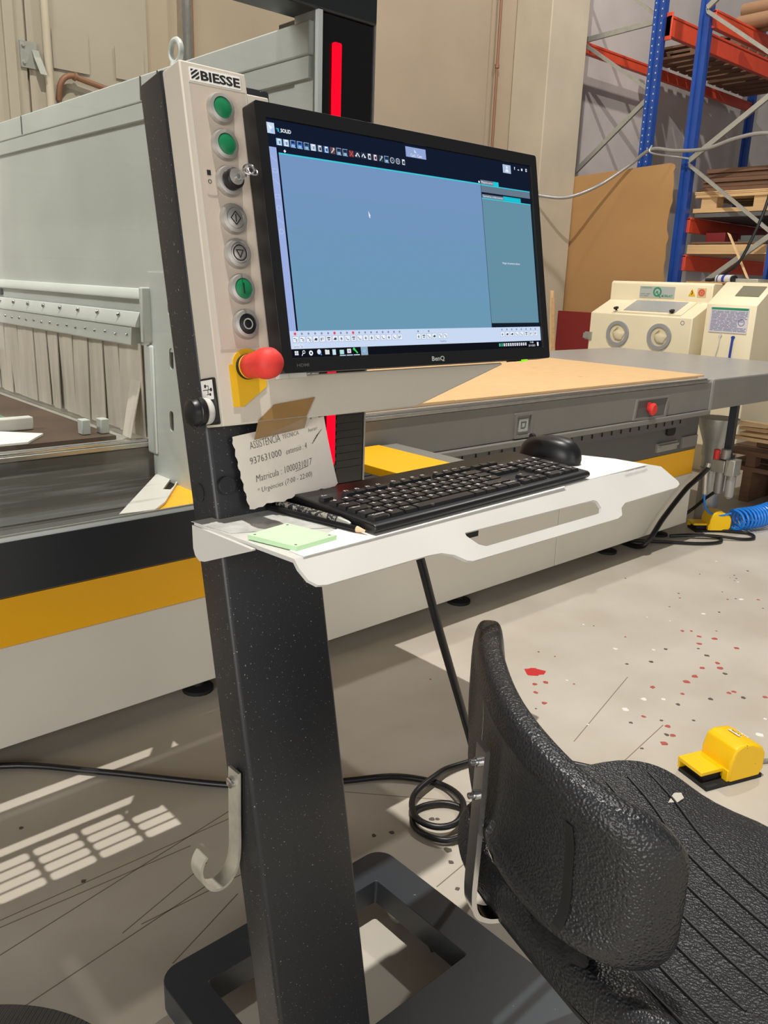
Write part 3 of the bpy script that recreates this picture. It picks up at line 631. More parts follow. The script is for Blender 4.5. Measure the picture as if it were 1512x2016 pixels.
for i in range(22):
    x = 28+i*20.6; fc = [(150, 200, 235), (170, 205, 235), (60, 100, 165), (60, 105, 185), (60, 90, 130), (180, 205, 225), (70, 90, 120), (60, 110, 180), (110, 70, 76), (60, 70, 84), (50, 60, 76), (110, 54, 62), (46, 56, 76), (46, 56, 76), (60, 70, 80), (96, 70, 90), (46, 66, 80), (46, 66, 76), (40, 54, 70), (40, 54, 70), (48, 58, 76), (120, 130, 150)][i]
    if i < 21:
        R(x, 42, x+16.5, 58, fc, 2)
        k = i % 7
        if i in (11,): LN(x+2, 44, x+14, 57, 2.5, (190, 80, 84)); LN(x+14, 44, x+2, 57, 2.5, (190, 80, 84))
        elif i in (12, 13): LN(x+2, 54, x+8, 46, 2.4, WH); LN(x+8, 46, x+15, 55, 2.4, WH); R(x+(0 if i == 12 else 10), 52, x+(6 if i == 12 else 16), 55, WH, 3)
        elif i in (18, 19): CI(x+8, 50, 8, (200, 208, 220)); CI(x+8, 50, 6, (40, 54, 70), 4); CI(x+8, 50, 2 if i == 18 else 3.4, (130, 140, 160), 5)
        elif i in (8, 16): LN(x+3, 56, x+14, 45, 2.4, (205, 225, 225)); R(x+9, 43, x+14, 48, (200, 205, 215), 4)
        elif k in (2, 3, 4): R(x+4, 43, x+12, 48, (24, 40, 80), 3); R(x+3, 51, x+13, 57, (150, 190, 230), 3); LN(x, 42, x+16, 42, 1.4, (150, 180, 215)); LN(x, 58, x+16, 58, 1.4, (150, 180, 215)); LN(x, 42, x, 58, 1.4, (150, 180, 215))
        else: R(x+4, 43, x+13, 57, WH, 3); R(x+6, 47, x+12, 55, tuple(int(v*.8) for v in fc), 4)
PL([(50, 66), (54, 70), (50, 74), (46, 70)], WH)
R(461, 6, 539, 33, (150, 170, 218)); PL([(493, 10), (503, 20), (494, 20)], (210, 225, 250)); T('Cad / Cam', 478, 23, 522, 31, WH)
R(872, 7, 910, 32, (176, 196, 222)); CI(891, 15, 4, WH); PL([(882, 28), (900, 28), (894, 20), (888, 20)], WH)
T('?', 926, 9, 931, 18, WH, 3, .04); R(944, 15, 951, 17.5, WH); CI(964, 14, 4, WH); R(982, 9, 989, 18, WH, 3); R(984, 11, 987, 16, NAVY, 4)
CI(756, 71, 3.4, WH)
R(763, 64, 821, 77, (118, 128, 146)); R(821, 64, 846, 77, (30, 200, 216)); T('Máquina activa', 766, 67, 818, 75, WH); R(763, 77, 996, 80, CY, 3)
R(763, 80, 996, 99, (104, 124, 142)); R(766, 105, 864, 116, (112, 124, 144)); R(864, 103, 948, 116, (20, 190, 208)); T('Geometrías y elaboraciones', 768, 107, 861, 115, WH); R(763, 116, 996, 119, CY, 3)
T('Elaboraciones', 870, 107, 942, 113, (50, 214, 230)); T('Lista', 824, 67, 842, 74, (50, 214, 230))
R(763, 119, 996, 486, PANEL); R(763, 486, 996, 497, (22, 32, 44), 3); LN(762.5, 80, 762.5, 497, 1.6, (60, 80, 100))
T('Ningún documento abierto', 836, 301, 920, 309, WH)
PL([(302, 190), (309, 203), (306, 203), (308, 208), (305, 208), (303, 204)], WH)
for yy, kx in ((85, 0), (110, 1), (138, 0), (170, 1), (200, 2), (230, 0), (255, 2)):
    c = (180, 198, 240)
    if kx == 0: LN(6, yy, 22, yy+12, 1.6, c)
    elif kx == 1: R(7, yy+4, 21, yy+5.5, c, 3); R(7, yy+12, 21, yy+13.5, c, 3); R(7, yy+4, 8.5, yy+13, c, 3); R(19.5, yy+4, 21, yy+13, c, 3)
    else: CI(14, yy+6, 7, c); CI(14, yy+6, 5, SIDE, 4)
def tile(x, y0=513, y1=527, wd=16, k=0, dot=True, red=False):
    R(x-.8, y0-.8, x+wd+.8, y1+.8, (150, 165, 195), 3); R(x, y0, x+wd, y1, WH, 4); g = (70, 78, 92)
    if dot: CI(x+wd*.5, 506, 4.4 if red else 3.2, (240, 130, 150) if red else (160, 172, 200)); CI(x+wd*.5, 506, 2.2, (205, 40, 60) if red else (120, 132, 165), 4)
    k %= 6
    if k == 0: LN(x+2, y0+4, x+9, y0+5, 1.6, g, 5); CI(x+11, y0+9, 3, g, 5); CI(x+11.5, y0+9, 1.8, WH, 6)
    elif k == 1: R(x+3, y0+4, x+6, y1-3, g, 5); R(x+9, y0+3, x+11, y1-5, g, 5)
    elif k == 2: R(x+3, y0+3, x+13, y0+6, g, 5); R(x+4, y0+8, x+12, y1-3, (120, 126, 140), 5)
    elif k == 3: PL([(x+2, y1-4), (x+7, y0+4), (x+13, y0+5), (x+12, y1-3)], g, 5)
    elif k == 4: LN(x+3, y0+4, x+6, y1-4, 1.6, g, 5); LN(x+6, y1-4, x+13, y1-3, 1.6, g, 5)
    else: PL([(x+8, y0+3), (x+12, y0+8), (x+8, y1-2), (x+4, y0+8)], (130, 136, 150), 5)
for i in range(18): tile(13+i*20.8, k=(0, 0, 0, 3, 1, 2, 3, 5, 4, 2, 4, 5, 5, 4, 4, 5, 4, 1)[i], red=i in (0, 6, 9))
for i in range(4): tile(438+i*21, k=(5, 2, 4, 3)[i], dot=i in (0, 2))
for i in range(2): tile(526+i*21, k=0, dot=False)
for i in range(8): tile(801+i*23.6, k=(5, 3, 3, 4, 4, 2, 1, 1)[i])
R(11, 532, 43, 541, (224, 234, 252), 3); T('Service Tab', 13, 534, 41, 540, (110, 124, 150), 4); T('Modificar', 532, 532, 558, 538, (120, 130, 150), 4)
for dx, dy in ((0, 0), (6, 0), (0, 5.5), (6, 5.5)): R(14+dx, 548+dy, 19+dx, 552.6+dy, WH, 3)
CI(42, 551, 4.5, WH); CI(42, 551, 2.8, (18, 20, 28), 4); LN(39, 554, 35, 560, 2, WH)
CI(64, 554, 6.5, WH); CI(64, 554, 2.6, (18, 20, 28), 4); CI(90, 552, 6.5, (220, 235, 250)); LN(92, 555, 97, 560, 3, (90, 150, 220))
R(109, 548, 123, 559, (226, 232, 226), 3); R(109, 547, 115, 549, (226, 232, 226), 3); R(133, 547, 144, 561, (206, 232, 240), 3); R(157, 549, 171, 560, (180, 230, 226), 3); R(156, 562, 176, 564.4, (200, 220, 240), 3)
R(182, 547, 195, 558, (240, 236, 240), 3); R(186, 550, 191, 555, (150, 160, 190), 4); R(179, 562, 200, 564.4, (200, 220, 240), 3); LN(206, 548, 217, 559, 4.2, (70, 220, 110)); CI(206, 548, 4, (70, 220, 110)); R(203, 562, 224, 564.4, (200, 220, 240), 3)
R(229, 543, 253, 565, (150, 172, 196), 3); LN(236, 548, 246, 560, 4, (120, 190, 220)); CI(241, 554, 4, (200, 225, 240))
for i in range(13):
    x = 790+i*10.6; c = (60, 210, 150) if i == 1 else ((90, 215, 190) if i == 0 else WH)
    R(x, 548, x+6.6, 557, c, 3); R(x+2, 550, x+(4.5 if i % 2 else 3.4), 555-(i % 3), (30, 34, 40), 4)
T('7:48', 942, 545, 960, 551, WH); T('23/11/2023', 934, 555, 968, 561, WH); R(978, 548, 986, 560, WH, 3)
sb.col = None
sb.build('screen', M['screen'], mon)

# ---------------------------------------------------------------- keyboard
kbd = thing('keyboard', 'dusty black computer keyboard lying on the white console shelf', 'keyboard', SM @ Vector((.37, .08, 0)))
prof = [(.004, .003), (.0005, .008), (.0015, .0125), (.006, .0145), (.160, .0215), (.1655, .019), (.167, .013), (.164, .003)]
kbody = S().prism([(t, z) for t, z in prof], lambda a, b, h: (h, a, b), .125, .612)
kbo = kbody.build('key_tray', M['black'], kbd, bevel=.002)
pf = S(); pf.box(.15, .17, .14, .155, 0, .004).box(.56, .58, .14, .155, 0, .004).box(.15, .17, .012, .02, 0, .004).box(.56, .58, .012, .02, 0, .004)
pf.build('keyboard_feet', M['blackmatte'], kbd)
PU, PT = .0203, .0178
kz = lambda t: .0150+(t/.16)*.0072
keymesh = {}
RZ = Matrix.Rotation(rad(3.0), 4, 'Z') @ Matrix.Rotation(rad(2.6), 4, 'X')
def key(u, row, wd=1.0, ht=1.0, leg=None, t=None):
    s0 = .1335+u*PU; t0 = (.0115+row*PT) if t is None else t
    kk = (wd, ht)
    if kk not in keymesh:
        W, H = wd*PU-.0021, ht*PT-.0022; m = MB(RZ)
        m.hexa([(0, 0, -.002), (W, 0, -.002), (W, H, -.002), (0, H, -.002)], [(.0015, .0016, .0042), (W-.0015, .0016, .0042), (W-.0015, H-.0008, .0042), (.0015, H-.0008, .0042)])
        keymesh[kk] = m.mesh('key', M['keyblack'])
    o = bpy.data.objects.new('key', keymesh[kk]); C.objects.link(o); o.location = SM @ Vector((s0, t0, kz(t0))); par(o, kbd)
    if leg: legs.append((leg, s0, t0, wd))
legs = []
rows = [(4, 0, 'º1234567890\'¡'), (3, 1.5, 'QWERTYUIOP`+'), (2, 1.75, 'ASDFGHJKLÑ´Ç'), (1, 1.25, '<ZXCVBNM,.-')]
for r_, u0, chs in rows:
    for i, ch in enumerate(chs): key(u0+i, r_, 1, 1, ch)
key(13, 4, 2, 1, '←'); key(0, 3, 1.5, 1, 'Tab'); key(13.5, 3, 1.5, 1); key(0, 2, 1.75, 1, 'Bloq'); key(13.75, 2, 1.25, 1, '↵'); key(0, 1, 1.25, 1, '↑'); key(12.25, 1, 2.75, 1, '↑')
u = 0
for wd, lg in ((1.5, 'Control'), (1.25, '⊞'), (1.25, 'Alt'), (5.75, None), (1.25, 'Alt'), (1.25, '≡'), (1.25, 'Ctrl'), (1.5, 'Control')):
    key(u, 0, wd, 1, lg); u += wd
TF = .0115+5.35*PT
for g, u0 in enumerate((0, 2, 6.5, 11)):
    for i in range(1 if g == 0 else 4): key(u0+i, 0, 1, .75, 'Esc' if g == 0 else 'F%d' % ((g-1)*4+i+1), TF)
for i in range(3): key(15.4+i, 0, 1, .75, None, TF); key(15.4+i, 4, 1, 1, ('Ins', 'Ini', 'Re')[i]); key(15.4+i, 3, 1, 1, ('Sup', 'Fin', 'Av')[i]); key(15.4+i, 0, 1, 1, '←↓→'[i])
key(16.4, 1, 1, 1, '↑')
for i, s_ in enumerate(('789', '456', '123')):
    for j, ch in enumerate(s_): key(18.8+j, 3-i, 1, 1, ch)
for j, ch in enumerate('#/*-'): key(18.8+j, 4, 1, 1, ch)
key(18.8, 0, 2, 1, '0'); key(20.8, 0, 1, 1, '.'); key(21.8, 2, 1, 2, '+'); key(21.8, 0, 1, 2, '↵')
lg = S()
for ch, s0, t0, wd in legs:
    try:
        z_ = kz(t0)+.0056; n = len(ch); h_ = .0050 if n < 3 else .0036; wt = .0040 if n == 1 else min(.0028*n, wd*PU-.007)
        put_text(lg, ch, lambda a, b: (a, b, z_+(b-t0)*.045), s0+.0040, s0+.0040+wt, t0+.0068, t0+.0068+h_, .01)
    except Exception: pass
stuff(lg.build('key_legends', M['legend'], kbd))

# ---------------------------------------------------------------- mouse
ms = thing('computer_mouse', 'black wireless computer mouse right of the keyboard on the shelf', 'mouse', SM @ Vector((.685, .128, 0)))
def mfn(u, v):
    a = u*2*math.pi; f = math.sin(v*math.pi/2); q = (1-v)
    r = math.sin(math.acos(min(1, v)))**.55 if v < 1 else 0
    ex = .0345*r; ey = .0605*r; hz = .008+.039*v
    y_ = ey*math.sin(a); x_ = ex*math.copysign(abs(math.cos(a))**.85, math.cos(a))
    return (.685+x_, .128+y_, hz-.006*v*(y_/.06)**2-.004*v*(y_/.06))
S().grid(mfn, 32, 10, True).build('mouse_shell', M['black'], ms, smooth=2)
mbp = [(.88, .001), (1, .004), (1.01, .011), (.98, .0135), (.2, .0135)]
S().grid(lambda u, v: (.685+.0345*mbp[round(v*4)][0]*math.cos(u*6.2832), .128+.0605*mbp[round(v*4)][0]*math.sin(u*6.2832), mbp[round(v*4)][1]), 32, 5, True).build('mouse_base', M['blackmatte'], ms, smooth=True)
S().lathe([(.005, -.0035), (.0065, -.002), (.0065, .002), (.005, .0035)], (.685, .168, .0375), (1, 0, 0), 14).build('scroll_wheel', M['blackmatte'], ms, smooth=True)

# ---------------------------------------------------------------- papers, pad, pens on the shelf
tag(S().prism([(.010, -.002), (.535, -.004), (.532, .016), (.50, .10), (.12, .10), (.118, .055), (.010, .024)], XY, .0002, .0012).build('paper_sheet', M['whitepaper']), 'long white paper sheet under the keyboard along the shelf edge', 'paper')
tag(S().prism([(.538, .002), (.792, -.002), (.796, .06), (.765, .135), (.52, .12)], XY, .0002, .0010).build('white_mat', M['whitepaper']), 'white sheet under the mouse at the right end of the shelf', 'paper')
cv = mat('clear_plastic_film', (205, 206, 200), .12, noise=(30, .25)); 
tag(S().prism([(-.012, .192), (.10, .186), (.112, .06), (.02, .11), (-.003, .121)], XY, .0003, .0009).build('plastic_sleeve', cv), 'wrinkled grey plastic sleeve on the left end of the shelf', 'sleeve')
pd = thing('note_pad', 'pale green note pad with a dot in each corner on the shelf', 'note pad', SM @ Vector((.04, .056, 0)))
pq = [(-.001, .088), (.064, .0965), (.0785, .020), (.0145, .0165)]
S().prism(pq, XY, .0012, .0068).build('pad_sheets', M['sticky'], pd)
pc = sum((Vector(p) for p in pq), Vector((0, 0)))/4; dots = S()
for p in pq: q = pc+(Vector(p)-pc)*.84; dots.prism(circ(q.x, q.y, .0018, 10), XY, .0068, .007)
dots.build('corner_dots', M['darkgrey'], pd)
pn = thing('pencil', 'black pencil with a bare wooden tip beside the green note pad', 'pencil', SM @ Vector((.1, .09, 0)))
A_, B_ = Vector((.0935, .180, .0055)), Vector((.1175, .026, .0055)); dv = (B_-A_).normalized()
S().tube([A_, B_], .0042, 6).build('pencil_barrel', M['black'], pn)
S().tube([B_, B_+dv*.013], [.0042, .0012], 8).build('pencil_tip', M['pencilwood'], pn)
S().tube([B_+dv*.013, B_+dv*.017], [.0012, .0002], 6).build('pencil_lead', M['ink'], pn)
S().tube([A_-dv*.008, A_], .0044, 10).build('pencil_ferrule', M['chrome'], pn)
pe = thing('ballpoint_pen', 'dusty black ballpoint pen with two silver rings against the keyboard', 'pen', SM @ Vector((.11, .1, 0)))
A2, B2 = Vector((.1075, .168, .0095)), Vector((.1165, .058, .0095)); d2 = (B2-A2).normalized(); dp = mat('dusty_pen_plastic', (40, 40, 40), .5, dust=((150, 145, 135), 200, .5))
S().tube([A2, B2], .0052, 14).build('pen_barrel', dp, pe, smooth=True)
S().tube([B2, B2+d2*.016, B2+d2*.02], [.0052, .003, .0012], 14).build('pen_tip', M['galv'], pe, smooth=True)
for q in (.052, .058): S().tube([A2+d2*q, A2+d2*(q+.003)], .0056, 14).build('pen_ring', M['chrome'], pe, smooth=True)
tag(S().prism([(.098, .181), (.106, .181), (.1225, .06), (.1145, .058)], XY, .0013, .0042).build('metal_ruler', M['black']), 'flat black strip lying between pencil and pen', 'ruler')

# handwritten note taped under the panel
nt_ = thing('handwritten_note', 'handwritten paper note taped below the console panel', 'note', kp(.63, .93, .012))
def npt(a, b):                      # a along, b up -> curved sheet
    tl, tr_, br_, bl_ = Vector((.5495, 1.0225)), Vector((.699, 1.0365)), Vector((.7065, .940)), Vector((.5595, .9285))
    p = (bl_*(1-a)+br_*a)*(1-b)+(tl*(1-a)+tr_*a)*b
    return p.x, p.y, .010+.006*(1-b)**2+.004*math.sin(a*3.1)*(1-b)
def nf(off):
    def f(u, v):
        a, b, c_ = npt(u, v); 
        if v == 0: b -= .0015*math.sin(u*23)+.001*math.sin(u*61)
        if u == 0: a += .0012*math.sin(v*40)
        return (a, -c_-off, b)
    return f
K().grid(nf(0), 24, 24).grid(nf(-.0004), 24, 24).build('note_sheet', M['notepaper'], nt_, smooth=2)
wr = K()
def nw(s, a0, a1, b0, b1, slope=0.05, sh=.3):
    vs, fs = text_mesh(s, -.014, sh); out = []
    for x, yv in vs:
        a = a0+(a1-a0)*x; b = b0+(b1-b0)*yv+slope*x*(a1-a0)*.5; q = npt(a, b); out.append((q[0], -q[2]-.0005, q[1]))
    wr.add(out, fs)
nw('ASSISTENCIA', .15, .47, .78, .88, .10, .1); nw('TÈCNICA', .50, .68, .82, .89, .1, .1); nw('937631000', .12, .45, .58, .67, .12, .1); nw('extensió : 4', .50, .74, .60, .68, .15)
nw('Matrícula : 1000031017', .13, .76, .33, .42, .16); nw('* Urgències (7:00 - 22:00)', .12, .72, .16, .25, .14); nw('horari', .79, .90, .83, .88, .15)
for k in range(4): 
    p = [npt(.80+.02*k, .66+.03*k), npt(.81+.02*k, .66+.03*k), npt(.92+.01*k, .80+.01*k), npt(.915+.01*k, .80+.01*k)]; wr.add([(q[0], -q[2]-.0005, q[1]) for q in p], [(0, 1, 2, 3)])
p = [npt(.55, .345), npt(.55, .339), npt(.70, .369), npt(.70, .377)]; wr.add([(q[0], -q[2]-.0005, q[1]) for q in p], [(0, 1, 2, 3)])
wr.build('handwriting', M['pen'], nt_)
tpe = K(); tpe.hexa([(.569, -.0445, 1.0395), (.644, -.0445, 1.0395), (.644, -.0440, 1.0395), (.569, -.0440, 1.0395)], [(.596, -.0445, 1.058), (.661, -.0445, 1.063), (.661, -.044, 1.063), (.596, -.044, 1.058)])
tpe.hexa([(.580, -.0135, 1.0155), (.6615, -.0135, 1.0235), (.6615, -.013, 1.0235), (.580, -.013, 1.0155)], [(.569, -.0445, 1.0385), (.6455, -.0445, 1.0385), (.6455, -.044, 1.0385), (.569, -.044, 1.0385)])
tpe.build('packing_tape', M['tan'], nt_)

# ---------------------------------------------------------------- cables near the console
c1 = smooth_path([(.84, .862, .994), (.855, .865, .93), (.882, .869, .872), (.935, .871, .739), (1.038, .88, .506), (1.18, .93, .25), (1.33, 1.02, .06), (1.40, 1.12, .012), (1.38, 1.22, .011), (1.30, 1.255, .011), (1.245, 1.20, .012), (1.27, 1.12, .013), (1.36, 1.11, .014), (1.45, 1.16, .012)], 6)
tag(MB().tube(c1, .0075, 10).build('console_cable', M['black'], smooth=True), 'black cable hanging from the shelf down to a coil on the floor', 'cable')
c2 = smooth_path([(-.2, 2.3, .011), (.3, 2.20, .011), (.567, 2.10, .011), (.759, 1.908, .011), (.979, 1.654, .011), (1.12, 1.53, .011), (1.25, 1.457, .011), (1.36, 1.39, .011), (1.425, 1.29, .011), (1.40, 1.19, .026), (1.33, 1.14, .026), (1.275, 1.16, .025), (1.262, 1.22, .026), (1.32, 1.285, .026), (1.42, 1.31, .026), (1.52, 1.32, .014), (1.7, 1.25, .011), (1.85, 1.0, .011)], 6)
tag(MB().tube(c2, .0085, 10).build('floor_cable', M['black'], smooth=True), 'thick black cable crossing the floor behind the console post', 'cable')

# ================================================================ STOOL
st = thing('work_stool', 'black polyurethane work stool with a chromed backrest strip', 'stool', (.90, .37, 0))
PB = [Vector(p) for p in ((.880, .722), (.832, .677), (.784, .634), (.722, .563), (.678, .497), (.655, .435), (.650, .389), (.658, .347), (.678, .318), (.704, .300))]
PBS = smooth_path([(p.x, p.y, 0) for p in PB], 6)
LB = [0]
for i in range(1, len(PBS)): LB.append(LB[-1]+(PBS[i]-PBS[i-1]).length)
def pb(s):
    t = s*LB[-1]; i = 1
    while i < len(LB)-1 and LB[i] < t: i += 1
    k = (t-LB[i-1])/(LB[i]-LB[i-1]); p = PBS[i-1].lerp(PBS[i], k); tg = (PBS[i]-PBS[i-1]).normalized()
    return p, Vector((tg.y, -tg.x, 0))      # outward normal
def back(u, v):
    s = u; x = 2*s-1; ed = abs(x)
    p, nn = pb(max(0, min(1, s)))
    if nn.x > 0 and nn.y > 0: nn = -nn
    top = .842-.006*s-.045*max(0, (s-.55)/.45)**1.6; bot = .615+.02*(1-s)+.010*s
    rho = .26; fz = 1.0
    if ed > 1-rho: q = (ed-(1-rho))/rho; fz = math.sqrt(max(0, 1-q**2.6))
    ht = max(.02, (top-bot))*(.42+.58*fz)/2; zc = (top+bot)/2
    th = .0225*(1 if ed < .9 else math.sqrt(max(.02, 1-((ed-.9)/.1)**2)))
    a = v*2*math.pi; ca, sa = math.cos(a), math.sin(a)
    zz = math.copysign(abs(sa)**.55, sa); tt = math.copysign(abs(ca)**.55, ca)
    rec = max(0, 1-(abs(zz)/.72)**4)*max(0, 1-(ed/.80)**6)
    off = th*tt*(1-(.55*rec if tt > 0 else -.15*rec))
    return (p.x+nn.x*off, p.y+nn.y*off, zc+ht*zz)
bkm = MB().grid(back, 70, 44, False, True)
bkm.build('backrest', M['leather'], st, smooth=2)
for e in (0.0, 1.0):
    n_ = 44; ring_ = [back(e, j/n_) for j in range(n_)]; MB().add(ring_, [tuple(range(n_))]).build('backrest_end', M['leather'], st)
# soft shade painted as a dark stripe on the right part, torn foam and scuffs
def patch(u0, u1, v0, v1, cu_, n=12, m=4, off=.0012):
    g = MB()
    def f(a, b):
        uu = u0+(u1-u0)*b+cu_*math.sin(a*3.1416); vv = v0+(v1-v0)*a
        q0 = Vector(back(uu, vv)); e1 = Vector(back(uu+.004, vv))-q0; e2 = Vector(back(uu, vv+.004))-q0; nn = e1.cross(e2).normalized()
        pp_, no = pb(uu); 
        if nn.x*no.x+nn.y*no.y < 0: nn = -nn
        q0 += nn*off; return tuple(q0)
    return g.grid(f, n, m)
patch(.765, .785, .045, -.13, .012, 16, 5).build('painted_shade_stripe', M['groove'], st, smooth=2)
p, n_ = pb(.70)
fo = MB(); fo.grid(lambda u, v: (p.x+.012+.026*math.sin(v*3.1416)*math.cos(u*6.283)*(1+.25*math.sin(9*u*6.283)), p.y-.03+.040*math.sin(v*3.1416)*math.sin(u*6.283)*(1+.2*math.sin(7*u*6.283+v*9)), .612-.030*math.cos(v*3.1416)), 24, 10, True)
fo.build('torn_foam', M['foam'], st, smooth=2)
# chromed strip with two bolts
ps, ns = pb(.475); ps = ps+ns*.004; ns = Matrix.Rotation(rad(11), 3, 'Z') @ ns
def bs(z, o): return (ps.x+ns.x*o, ps.y+ns.y*o, z)
sp_ = smooth_path([bs(.768, .022), bs(.70, .0225), bs(.62, .024), bs(.565, .025), bs(.538, .021), bs(.524, .008), bs(.518, -.02), bs(.518, -.12)], 5)
tgt = Vector((ns.y, -ns.x, 0))
so = MB().sweep(sp_, tgt, None, .0125, .0034).build('backrest_strip', M['chrome'], st, smooth=True)
for z in (.748, .702):
    MB().lathe([(.0095, 0), (.0095, .002), (.0062, .0022), (.0062, .0085), (.004, .009), (.004, .015), (.002, .016)], bs(z, .022), ns, 12).build('strip_bolt', M['chrome'], st, smooth=True)
patch(.535, .56, -.125, -.165, .0, 5, 5, .0015).build('scuff', M['chip'], st, smooth=2)
patch(.33, .335, .04, -.06, .004, 8, 3, .0006).build('scuff', M['chip'], st, smooth=2)
# seat
SC = Vector((.882, .402)); ya = rad(-18); fx = Vector((math.cos(ya), math.sin(ya))); ly = Vector((-math.sin(ya), math.cos(ya)))
def seat_xy(r, a):
    ca, sa = math.cos(a), math.sin(a); e = .62
    x = math.copysign(abs(ca)**e, ca); yv = math.copysign(abs(sa)**e, sa)
    L_ = .215+(.010*math.sin(3*a+1)); W_ = .232+.008*math.cos(2*a)
    if x > 0: L_ += .02*math.cos(6*yv)
    q = SC+fx*(x*L_*r)+ly*(yv*W_*r); return q, x*r, yv*r
def seat_z(x, yv, r):
    z = .575+.018*max(0, -x)**3+.015*abs(yv)**3-.035*max(0, x-.4)**2*1.5
    return z+.012*math.exp(-((x+.82)/.12)**2)
def seat_top(u, v):
    q, x, yv = seat_xy(v, u*6.2832); return (q.x, q.y, seat_z(x, yv, v))
def seat_side(u, v):
    a = u*6.2832; q, x, yv = seat_xy(1.0, a); z = seat_z(x, yv, 1); ang = v*math.pi
    q2, _, _ = seat_xy(1.0+.055*math.sin(ang), a)
    return (q2.x, q2.y, z-.030+.030*math.cos(ang))
sm_ = MB().grid(seat_top, 64, 20, True).grid(seat_side, 64, 9, True)
sm_.build('seat', M['leather'], st, smooth=2)
q_ = [seat_xy(.98, i*.1963)[0] for i in range(32)]
MB().prism([(q.x, q.y) for q in q_], XY, .518, .524).build('seat_pan', M['black'], st)
for k in range(7):
    x0 = -.62+.19*k; pth = []
    for i in range(19):
        yv = -.86+1.66*i/18; xx = x0+.16*math.tanh((yv-.35)*4)*.5+.04*yv
        q = SC+fx*(xx*.215)+ly*(yv*.232); pth.append((q.x, q.y, seat_z(xx, yv, 1)+.0006))
    MB().tube(pth, .0022, 6).build('seat_groove', M['groove'], st, smooth=True)
q = SC+fx*.135+ly*.125; MB().prism(blob(q.x, q.y, .008, 11, .4, 2.0), XY, seat_z(.62, .54, 1), seat_z(.62, .54, 1)+.0015).build('scuff', M['chip'], st)
q = SC+fx*.17-ly*.08; MB().prism(circ(q.x, q.y, .03, 24), XY, .566, seat_z(.66, -.35, 1)+.0012, [circ(q.x, q.y, .026, 24)]).build('seat_emblem', M['groove'], st)
MB().lathe([(.025, .12), (.025, .30), (.018, .30), (.018, .522)], (SC.x, SC.y, 0), (0, 0, 1), 20).build('gas_column', M['black'], st, smooth=True)
for k in range(5):
    a = rad(-18+72*k); dx = Vector((math.cos(a), math.sin(a), 0)); b0 = Vector((SC.x, SC.y, .12)); side = Vector((-dx.y, dx.x, 0))*.016
    MB().bar(b0, b0+dx*.17+Vector((0, 0, -.055)), side, (0, 0, .014)).lathe([(.018, 0), (.018, .03), (.012, .07)], b0+dx*.16+Vector((0, 0, -.12)), (0, 0, 1), 12).build('stool_foot', M['black'], st)

# ribbed chair cushion at the lower left edge
oc = thing('office_chair', 'dark ribbed fabric chair cushion cut off at the lower left corner', 'chair', (.10, .66, 0))
def cush(u, v):
    a = u*6.2832; r = math.sin(v*math.pi/2) if v < .5 else 1
    rr = min(1, v*1.35)**.8; z = .455-.05*max(0, v-.62)**2*7-.0*v
    R_ = .20*rr+(.012*math.sin(min(1, max(0, (v-.7)/.3))*math.pi))
    return (.085+R_*math.cos(a)*1.0, .70+R_*math.sin(a)*1.05, z)
MB().grid(cush, 150, 60, True).build('seat_cushion', M['ribbed'], oc, smooth=2)
MB().lathe([(.19, .375), (.19, .40)], (.085, .70, 0), (0, 0, 1), 32).build('seat_shell', M['black'], oc, smooth=True)
MB().lathe([(.025, .06), (.025, .38)], (.085, .70, 0), (0, 0, 1), 16).build('chair_column', M['black'], oc, smooth=True)
for k in range(5):
    a = rad(200+72*k); dx = Vector((math.cos(a), math.sin(a), 0)); b0 = Vector((.085, .70, .08)); side = Vector((-dx.y, dx.x, 0))*.016
    MB().bar(b0, b0+dx*.17-Vector((0, 0, .03)), side, (0, 0, .012)).lathe([(.02, 0), (.02, .04)], b0+dx*.165-Vector((0, 0, .08)), (0, 0, 1), 12).build('chair_foot', M['black'], oc)

# ================================================================ FOOT PEDALS
def pedal(org, ang, label, txt):
    t_ = thing('foot_pedal', label, 'foot pedal', (org[0], org[1], 0), 'yellow foot switches')
    PM = Matrix.Translation((org[0], org[1], 0)) @ Matrix.Rotation(ang, 4, 'Z')
    MB(PM).box(-.075, .125, .002, .108, 0, .012).build('pedal_base', M['blackmatte'], t_)
    MB(PM).prism([(0, .012), (.115, .012), (.125, .03), (.125, .075), (.112, .098), (.085, .112), (.03, .116), (.012, .108), (0, .07)], lambda a, b, h: (a, h, b), 0, .11).build('pedal_guard', M['pedalyellow'], t_, bevel=.007, segs=3)
    MB(PM).box(-.08, .004, .022, .112, .034, .046).box(-.078, .004, .105, .112, .012, .04).box(-.004, .006, .004, .024, .012, .046).build('toe_plate', M['pedalyellow'], t_, bevel=.002)
    MB(PM).box(-.06, .0, .03, .10, .012, .030).build('treadle', M['blackmatte'], t_)
    if txt:
        lb = MB(PM).hexa([(.062, .045, .1165), (.105, .045, .1020), (.105, .085, .1020), (.062, .085, .1165)], [(.062, .045, .1175), (.105, .045, .1032), (.105, .085, .1032), (.062, .085, .1175)]).build('sticker', M['whitepaper'], t_)
        tb = MB(PM); put_text(tb, txt, lambda a, b: (b, a, .1181-(b-.062)*.333), .082, .048, .098, .072, .02); tb.build('sticker_text', M['ink'], lb)
    return t_
pedal((2.041, .795), rad(-19), 'yellow foot switch with white sticker on the floor by the stool', 'SX1')
pedal((4.33, 2.02), rad(-38), 'yellow foot switch on the floor at the far end of the router base', None)
pw = smooth_path([(2.15, .80, .03), (2.22, .79, .012), (2.32, .72, .007), (2.5, .58, .007), (2.7, .5, .007)], 5)
tag(MB().tube(pw, .005, 8).build('pedal_cable', M['pipegrey'], smooth=True), 'thin grey cable leaving the near yellow foot switch', 'cable')
